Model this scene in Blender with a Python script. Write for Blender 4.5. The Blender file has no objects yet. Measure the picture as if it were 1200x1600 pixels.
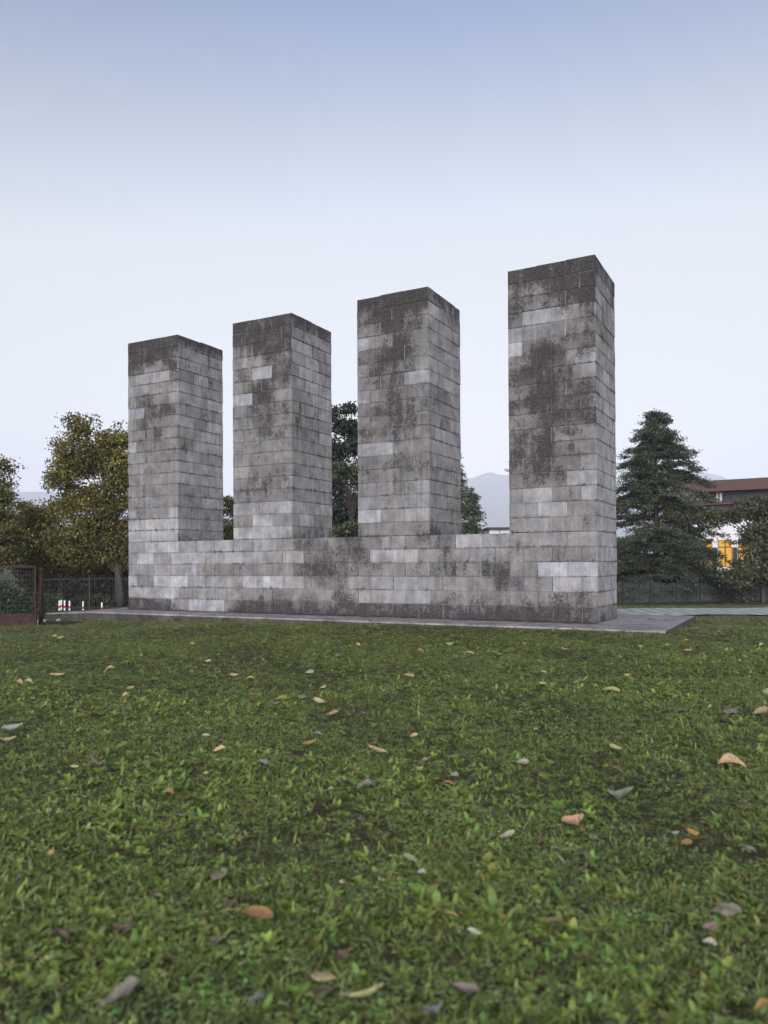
import bpy, math, random
import numpy as np
from mathutils import Vector, Matrix, Euler

random.seed(7)
RNG = np.random.default_rng(11)
sc = bpy.context.scene
COL = sc.collection
R = math.radians

# ------------------------------------------------------------------ camera
CAM_Z = 1.1815
F_PX, CY_PX, PITCH, ROLL = 1220.32, 871.8, 0.0074, 0.0057      # in pixels of a 1200 x 1600 frame
cd = bpy.data.cameras.new('camera')
cd.sensor_fit = 'AUTO'; cd.sensor_width = 36.0
cd.lens = F_PX / 1600 * 36.0
cd.shift_y = (CY_PX - 800) / 1600
cd.clip_start = 0.1; cd.clip_end = 20000
cd.dof.use_dof = True; cd.dof.focus_distance = 17.5; cd.dof.aperture_fstop = 2.0
cam = bpy.data.objects.new('camera', cd); COL.objects.link(cam)
cam.matrix_world = Matrix.Translation((0, 0, CAM_Z)) @ Matrix.Rotation(math.pi / 2 + PITCH, 4, 'X') @ Matrix.Rotation(-ROLL, 4, 'Z')
sc.camera = cam

# ------------------------------------------------------------------ world
SUN_EL, SUN_AZ = 4.0, 186.0            # dusk: the sun is down behind the camera
world = bpy.data.worlds.new('World'); sc.world = world; world.use_nodes = True
wn = world.node_tree; bg = wn.nodes['Background']
sky = wn.nodes.new('ShaderNodeTexSky'); sky.sky_type = 'NISHITA'; sky.sun_disc = False
sky.sun_elevation = R(SUN_EL); sky.sun_rotation = R(SUN_AZ)
sky.air_density = 1.0; sky.dust_density = 1.0; sky.ozone_density = 1.4
lum = wn.nodes.new('ShaderNodeRGBToBW'); wn.links.new(sky.outputs[0], lum.inputs[0])
def wmath(op, x, y):
    q = wn.nodes.new('ShaderNodeMath'); q.operation = op
    for i, v in enumerate((x, y)):
        if isinstance(v, (int, float)): q.inputs[i].default_value = v
        else: wn.links.new(v, q.inputs[i])
    return q.outputs[0]
lev = wmath('MINIMUM', wmath('MULTIPLY', wmath('POWER', lum.outputs[0], 2.0), 0.555), 1.24)
tc = wn.nodes.new('ShaderNodeTexCoord'); sep = wn.nodes.new('ShaderNodeSeparateXYZ')
wn.links.new(tc.outputs['Generated'], sep.inputs[0])
hue = wn.nodes.new('ShaderNodeValToRGB'); wn.links.new(sep.outputs[2], hue.inputs[0])   # dusk hue by height: milky low down, blue overhead
hue.color_ramp.elements[0].position = 0.0; hue.color_ramp.elements[0].color = (0.985, 1.0, 0.98, 1)
hue.color_ramp.elements[1].position = 1.0; hue.color_ramp.elements[1].color = (0.70, 1.0, 1.75, 1)
for p_, c_ in ((0.22, (0.955, 1.0, 1.01)), (0.37, (0.925, 1.0, 1.08)), (0.49, (0.865, 1.0, 1.24)), (0.585, (0.745, 1.0, 1.60))):
    e_ = hue.color_ramp.elements.new(p_); e_.color = (*c_, 1)
scl = wn.nodes.new('ShaderNodeVectorMath'); scl.operation = 'SCALE'
wn.links.new(hue.outputs[0], scl.inputs[0]); 
mr = wn.nodes.new('ShaderNodeMapRange'); mr.interpolation_type = 'SMOOTHSTEP'        # the low sky evens out in thin haze
mr.inputs[1].default_value = 0.0; mr.inputs[2].default_value = 0.70; mr.inputs[3].default_value = 1.0; mr.inputs[4].default_value = 0.0
wn.links.new(sep.outputs[2], mr.inputs[0])
mixl = wn.nodes.new('ShaderNodeMix'); mixl.inputs[3].default_value = 1.64
wn.links.new(mr.outputs[0], mixl.inputs[0]); wn.links.new(lev, mixl.inputs[2])
wn.links.new(mixl.outputs[0], scl.inputs['Scale']); wn.links.new(scl.outputs[0], bg.inputs[0])
bg.inputs[1].default_value = 0.12

# ------------------------------------------------------------------ sun: only the broad glow where it went down
sl = bpy.data.lights.new('sun', 'SUN'); sl.energy = 1.15; sl.angle = R(50); sl.color = (1.0, 0.96, 0.95)
sun = bpy.data.objects.new('sun', sl); COL.objects.link(sun)
sd = Vector((-0.10, -0.95, 0.33)).normalized()               # towards the glow
sun.rotation_euler = sd.to_track_quat('Z', 'Y').to_euler(); sun.location = (0, 0, 60)

vs = sc.view_settings
vs.view_transform = 'Standard'; vs.look = 'None'; vs.gamma = 1.0; vs.use_curve_mapping = False; vs.exposure = 2.3
sc.cycles.use_denoising = True
sc.cycles.max_bounces = 6; sc.cycles.diffuse_bounces = 3; sc.cycles.volume_bounces = 4; sc.cycles.transparent_max_bounces = 8

# ------------------------------------------------------------------ helpers
def pix(px, py):
    """direction through a pixel of the 1200 x 1600 frame, forward component 1"""
    x, y = px - 600, CY_PX - py
    cr, sr = math.cos(ROLL), math.sin(ROLL)
    x, y = x * cr + y * sr, -x * sr + y * cr
    x /= F_PX; y /= F_PX
    cp, sp = math.cos(PITCH), math.sin(PITCH)
    d = Vector((x, cp - y * sp, sp + y * cp))
    return d / d.y
def at(px, py, Y):
    d = pix(px, py) * Y
    return Vector((d.x, d.y, d.z + CAM_Z))

YAW = -0.4922
MON = Vector((-6.902, 21.104, 0.0))
MC, MS = math.cos(YAW), math.sin(YAW)
def mon(u, v, z=0.0):
    return Vector((MON.x + u * MC - v * MS, MON.y + u * MS + v * MC, z))
def to_mon(x, y):
    dx, dy = x - MON.x, y - MON.y
    return dx * MC + dy * MS, -dx * MS + dy * MC

def sstep(a, b, x):
    t = np.clip((x - a) / (b - a), 0, 1); return t * t * (3 - 2 * t)
def gz(x, y):
    """height of the ground; works on numbers and on arrays"""
    x = np.asarray(x, float); y = np.asarray(y, float)
    u = (x - MON.x) * MC + (y - MON.y) * MS
    z = -0.15 + 0.012 * np.sin(x * 1.3 + 0.4) * np.sin(y * 0.9) + 0.008 * np.sin(x * 2.9 + y * 2.1)
    w = sstep(9, 16, y) * (1 - sstep(19, 24, y))
    z = z + w * (-0.10 * (1 - sstep(-1, 6, u)) + 0.105 * sstep(1.5, 8, u) * (1 - sstep(14.5, 18.5, y + 0.25 * x)))
    z = z - 0.038 * np.clip(y - 18, 0, 44) * sstep(17, 24, y)
    return z
def g(x, y): return float(gz(x, y))
def ground_hit(px, py, lift=0.0):
    d = pix(px, py); Y = 8.0
    for _ in range(60):
        Y = (g(d.x * Y, Y) + lift - CAM_Z) / d.z * 0.5 + Y * 0.5
    return Vector((d.x * Y, Y, g(d.x * Y, Y) + lift))

def link(o, parent=None):
    COL.objects.link(o)
    if parent is not None: o.parent = parent
    return o
def tag(o, label=None, cat=None, group=None, kind=None):
    if label: o['label'] = label
    if cat: o['category'] = cat
    if group: o['group'] = group
    if kind: o['kind'] = kind
    return o
def empty(name, loc=(0, 0, 0), rz=0.0):
    o = bpy.data.objects.new(name, None); COL.objects.link(o)
    o.location = loc; o.rotation_euler = (0, 0, rz); o.empty_display_size = 0.2
    return o
class MB:
    """collects shapes for ONE mesh object"""
    def __init__(s): s.v = []; s.f = []
    def box(s, c, d, rz=0.0, taper=1.0):
        n = len(s.v); cx, cy, cz = c; hx, hy, hz = d[0] / 2, d[1] / 2, d[2] / 2
        ca, sa = math.cos(rz), math.sin(rz)
        for k in (-1, 1):
            t = taper if k > 0 else 1.0
            for (i, j) in ((-1, -1), (1, -1), (1, 1), (-1, 1)):
                x, y = i * hx * t, j * hy * t
                s.v.append((cx + x * ca - y * sa, cy + x * sa + y * ca, cz + k * hz))
        s.f += [tuple(n + q for q in f) for f in ((3, 2, 1, 0), (4, 5, 6, 7), (0, 1, 5, 4), (1, 2, 6, 5), (2, 3, 7, 6), (3, 0, 4, 7))]
        return s
    def tube(s, pts, rad, seg=7, cap=True):
        n = len(s.v); pts = [Vector(p) for p in pts]; m = len(pts)
        rad = [rad] * m if isinstance(rad, (int, float)) else rad
        for i, p in enumerate(pts):
            d = (pts[min(i + 1, m - 1)] - pts[max(i - 1, 0)]).normalized()
            a = d.cross(Vector((0, 0, 1)))
            if a.length < 1e-3: a = Vector((1, 0, 0))
            a.normalize(); b = a.cross(d).normalized()
            for k in range(seg):
                t = 2 * math.pi * k / seg
                s.v.append(tuple(p + (a * math.cos(t) + b * math.sin(t)) * rad[i]))
        for i in range(m - 1):
            for k in range(seg):
                s.f.append((n + i * seg + k, n + i * seg + (k + 1) % seg, n + (i + 1) * seg + (k + 1) % seg, n + (i + 1) * seg + k))
        if cap:
            s.f.append(tuple(n + k for k in range(seg))[::-1]); s.f.append(tuple(n + (m - 1) * seg + k for k in range(seg)))
        return s
    def build(s, name, mat, parent=None, loc=(0, 0, 0), smooth=False):
        me = bpy.data.meshes.new(name); me.from_pydata(s.v, [], s.f); me.materials.append(mat)
        if smooth: me.polygons.foreach_set('use_smooth', [True] * len(me.polygons))
        me.update()
        o = bpy.data.objects.new(name, me); link(o, parent); o.location = loc
        return o

# ------------------------------------------------------------------ materials
def mat(name, col=(0.5, 0.5, 0.5), rough=0.8, metal=0.0, spec=0.3):
    m = bpy.data.materials.new(name); m.use_nodes = True
    b = m.node_tree.nodes['Principled BSDF']
    b.inputs['Base Color'].default_value = (*col, 1); b.inputs['Roughness'].default_value = rough
    b.inputs['Metallic'].default_value = metal; b.inputs['Specular IOR Level'].default_value = spec
    return m
class NT:
    """short hand for building node trees"""
    def __init__(s, m): s.t = m.node_tree; s.b = s.t.nodes['Principled BSDF']
    def n(s, kind, **kw):
        q = s.t.nodes.new(kind)
        for k, v in kw.items(): setattr(q, k, v)
        return q
    def l(s, a, b): s.t.links.new(a, b)
    def pos(s): return s.n('ShaderNodeNewGeometry').outputs['Position']
    def obj(s): return s.n('ShaderNodeTexCoord').outputs['Object']
    def scaled(s, vec, sx, sy, sz):
        q = s.n('ShaderNodeMapping'); q.inputs['Scale'].default_value = (sx, sy, sz); s.l(vec, q.inputs[0]); return q.outputs[0]
    def noise(s, vec, scale, detail=3.0, rough=0.55, out=0):
        q = s.n('ShaderNodeTexNoise'); q.inputs['Scale'].default_value = scale; q.inputs['Detail'].default_value = detail
        q.inputs['Roughness'].default_value = rough; s.l(vec, q.inputs[0]); return q.outputs[out]
    def val(s, x): q = s.n('ShaderNodeValue'); q.outputs[0].default_value = x; return q.outputs[0]
    def rng(s, x, a, b, c, d, smooth=False):
        q = s.n('ShaderNodeMapRange')
        if smooth: q.interpolation_type = 'SMOOTHSTEP'
        for i, v in enumerate((a, b, c, d)):
            if isinstance(v, (int, float)): q.inputs[i + 1].default_value = v
            else: s.l(v, q.inputs[i + 1])
        s.l(x, q.inputs[0]); return q.outputs[0]
    def math(s, op, a, b=0.0, c=None):
        q = s.n('ShaderNodeMath', operation=op)
        for i, v in enumerate((a, b) if c is None else (a, b, c)):
            if isinstance(v, (int, float)): q.inputs[i].default_value = v
            else: s.l(v, q.inputs[i])
        return q.outputs[0]
    def mix(s, f, a, b, blend='MIX'):
        q = s.n('ShaderNodeMix', data_type='RGBA', blend_type=blend)
        for i, v in ((0, f), (6, a), (7, b)):
            if isinstance(v, (int, float)): q.inputs[i].default_value = v
            elif isinstance(v, tuple): q.inputs[i].default_value = (*v, 1)
            else: s.l(v, q.inputs[i])
        return q.outputs[2]
    def gray(s, x):
        q = s.n('ShaderNodeCombineXYZ'); [s.l(x, q.inputs[i]) for i in range(3)]; return q.outputs[0]
    def bump(s, h, strength, dist):
        q = s.n('ShaderNodeBump'); q.inputs['Strength'].default_value = strength; q.inputs['Distance'].default_value = dist
        s.l(h, q.inputs['Height']); s.l(q.outputs[0], s.b.inputs['Normal'])
    def base(s, c): s.l(c, s.b.inputs['Base Color'])

def stone_material():
    m = mat('weathered_stone', rough=0.9, spec=0.15); k = NT(m); P = k.pos()
    at_ = k.n('ShaderNodeAttribute', attribute_name='tone'); sp = k.n('ShaderNodeSeparateColor'); k.l(at_.outputs['Color'], sp.inputs[0])
    tone, warm, lich = sp.outputs[0], sp.outputs[1], sp.outputs[2]
    uv = k.n('ShaderNodeSeparateXYZ'); k.l(k.n('ShaderNodeUVMap', uv_map='face').outputs[0], uv.inputs[0])
    c = k.mix(warm, (0.98, 0.98, 1.06), (1.03, 0.98, 0.96))
    c = k.mix(1.0, c, k.gray(tone), 'MULTIPLY')
    grain = k.noise(P, 45, 4, 0.7)
    c = k.mix(1.0, c, k.gray(k.rng(grain, 0.25, 0.75, 0.74, 1.24)), 'MULTIPLY')
    blot = k.noise(P, 3.6, 4, 0.6)
    c = k.mix(1.0, c, k.gray(k.rng(blot, 0.28, 0.72, 0.66, 1.32)), 'MULTIPLY')
    streak = k.noise(k.scaled(P, 11, 11, 0.9), 1.0, 4, 0.65)
    c = k.mix(1.0, c, k.gray(k.rng(streak, 0.3, 0.7, 0.80, 1.16)), 'MULTIPLY')
    # hollow cores of the blocks ghost through as slightly paler halves
    # lichen and soot: speckled, in patches
    n1 = k.noise(P, 24, 8, 0.8); n2 = k.noise(P, 2.6, 5, 0.65)
    n3 = k.noise(k.scaled(P, 7, 7, 1.1), 1.0, 5, 0.7)
    nn = k.math('MULTIPLY_ADD', n1, 0.42, k.math('MULTIPLY_ADD', n2, 0.34, k.math('MULTIPLY', n3, 0.24)))
    t = k.rng(k.math('POWER', lich, 0.85), 0.0, 1.0, 0.605, 0.43)
    patch = k.rng(nn, k.math('SUBTRACT', t, 0.015), k.math('ADD', t, 0.05), 0.0, 1.0, True)
    soot = k.mix(k.rng(k.noise(P, 26, 6, 0.75), 0.36, 0.62, 0, 1, True), (0.012, 0.011, 0.013), (0.060, 0.054, 0.053))
    c = k.mix(k.math('MULTIPLY', lich, 0.85), c, k.mix(1.0, c, (0.56, 0.54, 0.54), 'MULTIPLY'))    # a brown film under the black
    c = k.mix(k.math('MULTIPLY', patch, 0.84), c, soot)
    # tiny black pits everywhere
    pit = k.rng(k.noise(P, 70, 2, 0.5), 0.66, 0.74, 0.0, 0.6, True)
    c = k.mix(pit, c, (0.04, 0.038, 0.038))
    # grime creeping from the bed joints
    jn = k.noise(k.scaled(P, 9, 9, 3), 1.0, 4, 0.7)
    jd = k.rng(k.math('ADD', uv.outputs[1], k.rng(jn, 0.3, 0.75, 0.16, -0.22)), 0.0, 0.10, 0.75, 0.0, True)
    jt = k.rng(k.math('SUBTRACT', k.math('SUBTRACT', 1.0, uv.outputs[1]), k.rng(jn, 0.45, 0.8, -0.08, 0.22)), 0.0, 0.08, 0.6, 0.0, True)
    jp = k.rng(k.noise(P, 1.1, 4, 0.6), 0.46, 0.62, 0.10, 1.0, True)
    c = k.mix(k.math('MULTIPLY', k.math('MAXIMUM', jd, jt), jp), c, (0.045, 0.042, 0.042))
    k.base(c); k.bump(k.math('ADD', grain, k.math('MULTIPLY', n1, 0.8)), 0.55, 0.012)
    return m
M_STONE = stone_material()
M_MORTAR = mat('mortar', (0.20, 0.188, 0.186), 0.95, spec=0.1)

def concrete_material(name, a, b, moss=0.0, foot=False):
    m = mat(name, rough=0.92, spec=0.15); k = NT(m); P = k.pos()
    n = k.noise(P, 1.4, 6, 0.65); f = k.noise(P, 22, 5, 0.7)
    c = k.mix(k.rng(n, 0.35, 0.65, 0, 1, True), a, b)
    c = k.mix(1.0, c, k.gray(k.rng(f, 0.25, 0.75, 0.6, 1.35)), 'MULTIPLY')
    c = k.mix(k.rng(k.noise(P, 5, 5, 0.7), 0.56, 0.66, 0, 0.7, True), c, (0.05, 0.043, 0.038))
    if foot:     # soil washed against the foot of the wall
        oy = k.n('ShaderNodeSeparateXYZ'); k.l(k.obj(), oy.inputs[0])
        dm = k.rng(k.math('ADD', oy.outputs[1], k.rng(k.noise(P, 4, 5, 0.7), 0.3, 0.7, -0.16, 0.16)), -0.30, -0.02, 0.0, 0.85, True)
        dm = k.math('MULTIPLY', dm, k.rng(k.math('ADD', oy.outputs[0], k.rng(k.noise(P, 5, 4, 0.6), 0.3, 0.7, -0.15, 0.15)), 12.45, 12.65, 1.0, 0.0, True))
        c = k.mix(k.math('MULTIPLY', dm, k.math('LESS_THAN', oy.outputs[1], 0.05)), c, (0.040, 0.035, 0.030))
    if moss: c = k.mix(k.rng(k.noise(P, 3, 5, 0.7), 0.5, 0.62, 0, moss, True), c, (0.03, 0.032, 0.018))
    k.base(c); k.bump(f, 0.5, 0.02)
    return m
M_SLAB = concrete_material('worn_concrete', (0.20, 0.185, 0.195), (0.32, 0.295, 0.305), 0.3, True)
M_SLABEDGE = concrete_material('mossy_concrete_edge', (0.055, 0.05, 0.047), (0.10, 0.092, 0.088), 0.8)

def soil_material():
    m = mat('lawn_soil', rough=0.95, spec=0.1); k = NT(m); P = k.pos()
    n = k.noise(P, 0.55, 5, 0.6); f = k.noise(P, 28, 5, 0.7); q = k.noise(P, 4, 4, 0.6)
    c = k.mix(k.rng(n, 0.38, 0.62, 0, 1, True), (0.040, 0.052, 0.020), (0.062, 0.060, 0.032))
    c = k.mix(k.rng(q, 0.5, 0.68, 0, 0.7, True), c, (0.085, 0.068, 0.048))
    c = k.mix(1.0, c, k.gray(k.rng(f, 0.25, 0.75, 0.35, 1.5)), 'MULTIPLY')
    k.base(c); k.bump(f, 0.8, 0.03)
    return m
M_SOIL = soil_material()

def leafy(name, trans=0.35, attr='leaf_colour', rough=0.6, bright=1.0, rnd=True):
    m = bpy.data.materials.new(name); m.use_nodes = True; t = m.node_tree; t.nodes.clear()
    o = t.nodes.new('ShaderNodeOutputMaterial'); mx = t.nodes.new('ShaderNodeMixShader'); mx.inputs[0].default_value = trans
    p = t.nodes.new('ShaderNodeBsdfPrincipled'); p.inputs['Roughness'].default_value = rough; p.inputs['Specular IOR Level'].default_value = 0.4
    tr = t.nodes.new('ShaderNodeBsdfTranslucent'); a = t.nodes.new('ShaderNodeAttribute'); a.attribute_name = attr
    t.links.new(a.outputs['Color'], p.inputs['Base Color']); t.links.new(a.outputs['Color'], tr.inputs[0])
    t.links.new(p.outputs[0], mx.inputs[1]); t.links.new(tr.outputs[0], mx.inputs[2]); t.links.new(mx.outputs[0], o.inputs[0])
    return m
M_LEAF = leafy('foliage', 0.35)
M_NEEDLE = leafy('needles', 0.12, rough=0.7)
def grass_material():
    m = leafy('grass_blades', 0.3, rough=0.45); t = m.node_tree
    a = [n for n in t.nodes if n.type == 'ATTRIBUTE'][0]
    geo = t.nodes.new('ShaderNodeNewGeometry'); oi = t.nodes.new('ShaderNodeObjectInfo')
    n1 = t.nodes.new('ShaderNodeTexNoise'); n1.inputs['Scale'].default_value = 0.9; n1.inputs['Detail'].default_value = 4
    t.links.new(geo.outputs['Position'], n1.inputs[0])
    r1 = t.nodes.new('ShaderNodeMapRange'); r1.inputs[1].default_value = 0.42; r1.inputs[2].default_value = 0.66; r1.inputs[3].default_value = 0; r1.inputs[4].default_value = 0.7
    t.links.new(n1.outputs[0], r1.inputs[0])
    mx = t.nodes.new('ShaderNodeMix'); mx.data_type = 'RGBA'; mx.blend_type = 'MULTIPLY'; mx.inputs[7].default_value = (1.10, 1.0, 1.02, 1)
    t.links.new(r1.outputs[0], mx.inputs[0]); t.links.new(a.outputs['Color'], mx.inputs[6])
    r2 = t.nodes.new('ShaderNodeMapRange'); r2.inputs[3].default_value = 0.6; r2.inputs[4].default_value = 1.45
    t.links.new(oi.outputs['Random'], r2.inputs[0])
    cx = t.nodes.new('ShaderNodeCombineXYZ'); [t.links.new(r2.outputs[0], cx.inputs[i]) for i in range(3)]
    m2 = t.nodes.new('ShaderNodeMix'); m2.data_type = 'RGBA'; m2.blend_type = 'MULTIPLY'; m2.inputs[0].default_value = 1
    t.links.new(mx.outputs[2], m2.inputs[6]); t.links.new(cx.outputs[0], m2.inputs[7])
    for n in t.nodes:
        if n.type == 'BSDF_PRINCIPLED': t.links.new(m2.outputs[2], n.inputs['Base Color'])
        if n.type == 'BSDF_TRANSLUCENT': t.links.new(m2.outputs[2], n.inputs[0])
    return m
M_GRASS = grass_material()
def bark_material():
    m = mat('bark', rough=0.95, spec=0.1); k = NT(m); P = k.pos()
    f = k.noise(k.scaled(P, 9, 9, 2), 1, 5, 0.7)
    k.base(k.mix(k.rng(f, 0.3, 0.7, 0, 1), (0.028, 0.024, 0.021), (0.085, 0.074, 0.066))); k.bump(f, 0.8, 0.05)
    return m
M_BARK = bark_material()
def rust_material():
    m = mat('rusty_iron', rough=0.85, spec=0.2); k = NT(m); P = k.pos()
    f = k.noise(P, 9, 6, 0.7)
    k.base(k.mix(k.rng(f, 0.35, 0.65, 0, 1), (0.026, 0.016, 0.015), (0.062, 0.034, 0.029))); k.bump(f, 0.4, 0.01)
    return m
M_RUST = rust_material()
M_WIRE = mat('galvanised_wire', (0.055, 0.062, 0.065), 0.55, 0.5, 0.4)
M_FENCE = mat('grey_green_fence_steel', (0.060, 0.070, 0.074), 0.6, 0.2, 0.4)
M_FPOST = mat('dark_fence_post', (0.030, 0.030, 0.033), 0.7, 0.1, 0.3)
M_WHITE = mat('white_paint', (0.72, 0.73, 0.75), 0.5)
M_RED = mat('red_band', (0.42, 0.030, 0.040), 0.5)
M_STONEW = mat('pale_stone', (0.36, 0.36, 0.36), 0.9)

# ------------------------------------------------------------------ the setting: ground
def axis(lo, hi, fine_lo, fine_hi, step, grow=1.35):
    a = list(np.arange(fine_lo, fine_hi + 1e-6, step)); s = step
    while a[-1] < hi: s *= grow; a.append(min(hi, a[-1] + s))
    s = step
    while a[0] > lo: s *= grow; a.insert(0, max(lo, a[0] - s))
    return np.array(a)
gx = axis(-7900, 7900, -16, 22, 0.4); gy = axis(-600, 7000, -1, 60, 0.4)
GX, GY = np.meshgrid(gx, gy); GZ = gz(GX, GY)
nx, ny = len(gx), len(gy)
gv = np.stack([GX.ravel(), GY.ravel(), GZ.ravel()], 1)
idx = (np.arange(ny - 1)[:, None] * nx + np.arange(nx - 1)[None, :]).ravel()
gf = np.stack([idx, idx + 1, idx + nx + 1, idx + nx], 1)
def np_mesh(name, v, f, material, parent=None, smooth=False, colour=None, kind=None, loc=(0, 0, 0)):
    me = bpy.data.meshes.new(name); n, k = f.shape
    me.vertices.add(len(v)); me.vertices.foreach_set('co', np.asarray(v, np.float32).ravel())
    me.loops.add(n * k); me.loops.foreach_set('vertex_index', f.astype(np.int32).ravel())
    me.polygons.add(n); me.polygons.foreach_set('loop_start', np.arange(0, n * k, k, dtype=np.int32))
    if smooth: me.polygons.foreach_set('use_smooth', np.ones(n, bool))
    if colour is not None:
        ca = me.color_attributes.new('leaf_colour', 'FLOAT_COLOR', 'POINT')
        ca.data.foreach_set('color', np.concatenate([colour, np.ones((len(v), 1))], 1).astype(np.float32).ravel())
    me.update(calc_edges=True); me.materials.append(material)
    o = bpy.data.objects.new(name, me); link(o, parent); o.location = loc
    if kind: o['kind'] = kind
    return o
ground = np_mesh('ground', gv, gf, M_SOIL, smooth=True)
tag(ground, 'mown green lawn running down past the monument to the fences', kind='structure')

# concrete slab under the monument
def slab():
    m = MB()
    us = [-1.75, -0.9, 0.0, 1.5, 3.2, 5.0, 6.9, 8.8, 10.6, 12.4, 13.97]
    for i, u in enumerate(us):
        zt = -0.08 * max(0.0, min(1.0, -u / 1.75)) - 0.004
        fr = -1.25 + 0.012 * math.sin(i * 2.3)
        for (v, z) in ((fr, -0.75), (fr - 0.006, zt - 0.03), (fr + 0.025, zt), (3.05, zt), (3.05, -0.75)):
            m.v.append((u, v, z))
    n = len(us)
    for i in range(n - 1):
        for j in range(4):
            a = i * 5 + j; m.f.append((a, a + 5, a + 6, a + 1))
    m.f.append((0, 1, 2, 3, 4)); e = (n - 1) * 5; m.f.append((e + 4, e + 3, e + 2, e + 1, e))
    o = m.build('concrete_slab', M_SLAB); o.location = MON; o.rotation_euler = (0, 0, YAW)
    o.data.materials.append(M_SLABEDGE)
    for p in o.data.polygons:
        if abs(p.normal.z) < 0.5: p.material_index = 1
    tag(o, 'low worn concrete slab that the block monument stands on', kind='structure')
slab()

# paved path behind the lawn on the right
def path_material():
    m = mat('grass_pavers', rough=0.9, spec=0.15); k = NT(m); P = k.pos()
    br = k.n('ShaderNodeTexBrick'); br.inputs['Scale'].default_value = 1.0
    br.inputs['Brick Width'].default_value = 0.55; br.inputs['Row Height'].default_value = 0.55; br.inputs['Mortar Size'].default_value = 0.09
    br.inputs['Color1'].default_value = (0.58, 0.58, 0.58, 1); br.inputs['Color2'].default_value = (0.46, 0.48, 0.48, 1); br.inputs['Mortar'].default_value = (0.20, 0.26, 0.24, 1)
    mp = k.n('ShaderNodeMapping'); mp.inputs['Rotation'].default_value = (0, 0, 0.7); k.l(P, mp.inputs[0]); k.l(mp.outputs[0], br.inputs[0])
    c = k.mix(1.0, br.outputs[0], k.gray(k.rng(k.noise(P, 3, 5, 0.7), 0.3, 0.7, 0.65, 1.2)), 'MULTIPLY')
    k.base(c); return m
def strip(name, y0, y1, x0, x1, lift, material, n=40):
    m = MB()
    for i in range(n + 1):
        x = x0 + (x1 - x0) * i / n
        for j in range(9):
            y = y0 + (y1 - y0) * j / 8 + 0.12 * math.sin(x * 1.7) * (j == 0)
            m.v.append((x, y, g(x, y) + lift))
    for i in range(n):
        for j in range(8):
            a = i * 9 + j; m.f.append((a, a + 9, a + 10, a + 1))
    return m.build(name, material)
tag(strip('path', 19.2, 29.3, 3.4, 40.0, 0.035, path_material()), 'pale path of grass pavers beyond the lawn', kind='structure')

# ------------------------------------------------------------------ monument: courses of stone blocks
HC = 7.19 / 24                       # course height
LB = 0.5975                          # block pitch along the wall
PW = 3 * LB - 0.012
DEP = 1.787
LV = [0.125, 0.14, 0.155, 0.17, 0.185, 0.205, 0.25, 0.315, 0.375, 0.42]
ROWS = {   # pale and dark blocks as seen, six half-block cells to a face, from the top course down
 0: (['222233', '321124', '336634', '666663', '666557', '533447', '663344', '644446', '544455', '744446', '664444', '555555', '555555', '545555', '555555', '644557', '777777', '777777'],
     ['222222', '555655', '555555', '326644', '655446', '666566', '554456', '664366', '455666', '446666', '466446', '666556', '665566', '544565', '444666', '444444', '655555', '544554']),
 1: (['222221', '422333', '532433', '566345', '547733', '633335', '772346', '444444', '553344', '644444', '555555', '555555', '664444', '544447', '444444', '666667', '447755', '777766'],
     ['112221', '535555', '666555', '556644', '466655', '556666', '544675', '445566', '444555', '434466', '544455', '555555', '344556', '665566', '445555', '666666', '466446', '444444']),
 2: (['212211', '421325', '543335', '665336', '422235', '535337', '544367', '644444', '444444', '543445', '444444', '666455', '444434', '444435', '654466', '655656', '775566', '355545'],
     ['222222', '665444', '555545', '666555', '644665', '666566', '666666', '443355', '544554', '554366', '366655', '666666', '455555', '445555', '555555', '555544', '455444', '334444']),
 3: (['211110', '465311', '533513', '366663', '666445', '733443', '532266', '332346', '542333', '332345', '552322', '433564', '433425', '432347', '443466', '566557', '557755', '566554'],
     ['121221', '453443', '555355', '553455', '622635', '655545', '655535', '446644', '466655', '565656', '656565', '565656', '565656', '656565', '565656', '656565', '565656', '656565']),
}
WALL = ['668888' '666666' '666666' '225532' '446644' '347766' '556666',
        '688667' '777667' '776668' '644533' '458866' '555556' '555435',
        '666666' '665544' '444555' '332254' '445555' '325522' '558877',
        '744778' '866666' '677996' '655346' '666666' '666653' '337775',
        '766777' '555666' '655544' '555555' '666666' '555555' '555444',
        '322336' '677776' '222332' '222332' '233223' '233222' '222222']
WSIDE = ['565656', '656566', '566566', '665665', '666565', '322323']

def chamfer_faces():
    vid = {}
    for sx in (-1, 1):
        for sy in (-1, 1):
            for sz in (-1, 1):
                for k in range(3): vid[(sx, sy, sz, k)] = len(vid)
    F = []
    def add(keys):
        P = []
        for (sx, sy, sz, k) in keys:
            p = [sx * 0.9, sy * 0.9, sz * 0.9]; p[k] *= 1.1; P.append(Vector(p))
        nrm = (P[1] - P[0]).cross(P[2] - P[0]); c = sum(P, Vector()) / len(P)
        ids = [vid[q] for q in keys]
        F.append(ids if nrm.dot(c) > 0 else ids[::-1])
    for k in range(3):
        for s in (-1, 1):
            o = [(-1, -1), (1, -1), (1, 1), (-1, 1)]; keys = []
            for a, b in o:
                q = [0, 0, 0]; q[k] = s; q[(k + 1) % 3] = a; q[(k + 2) % 3] = b; keys.append((*q, k))
            add(keys)
    for c in range(3):
        a, b = (c + 1) % 3, (c + 2) % 3
        for sa in (-1, 1):
            for sb in (-1, 1):
                keys = []
                for (scn, k) in ((-1, a), (-1, b), (1, b), (1, a)):
                    q = [0, 0, 0]; q[a] = sa; q[b] = sb; q[c] = scn; keys.append((*q, k))
                add(keys)
    for sx in (-1, 1):
        for sy in (-1, 1):
            for sz in (-1, 1): add([(sx, sy, sz, 0), (sx, sy, sz, 1), (sx, sy, sz, 2)])
    return vid, F
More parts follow.
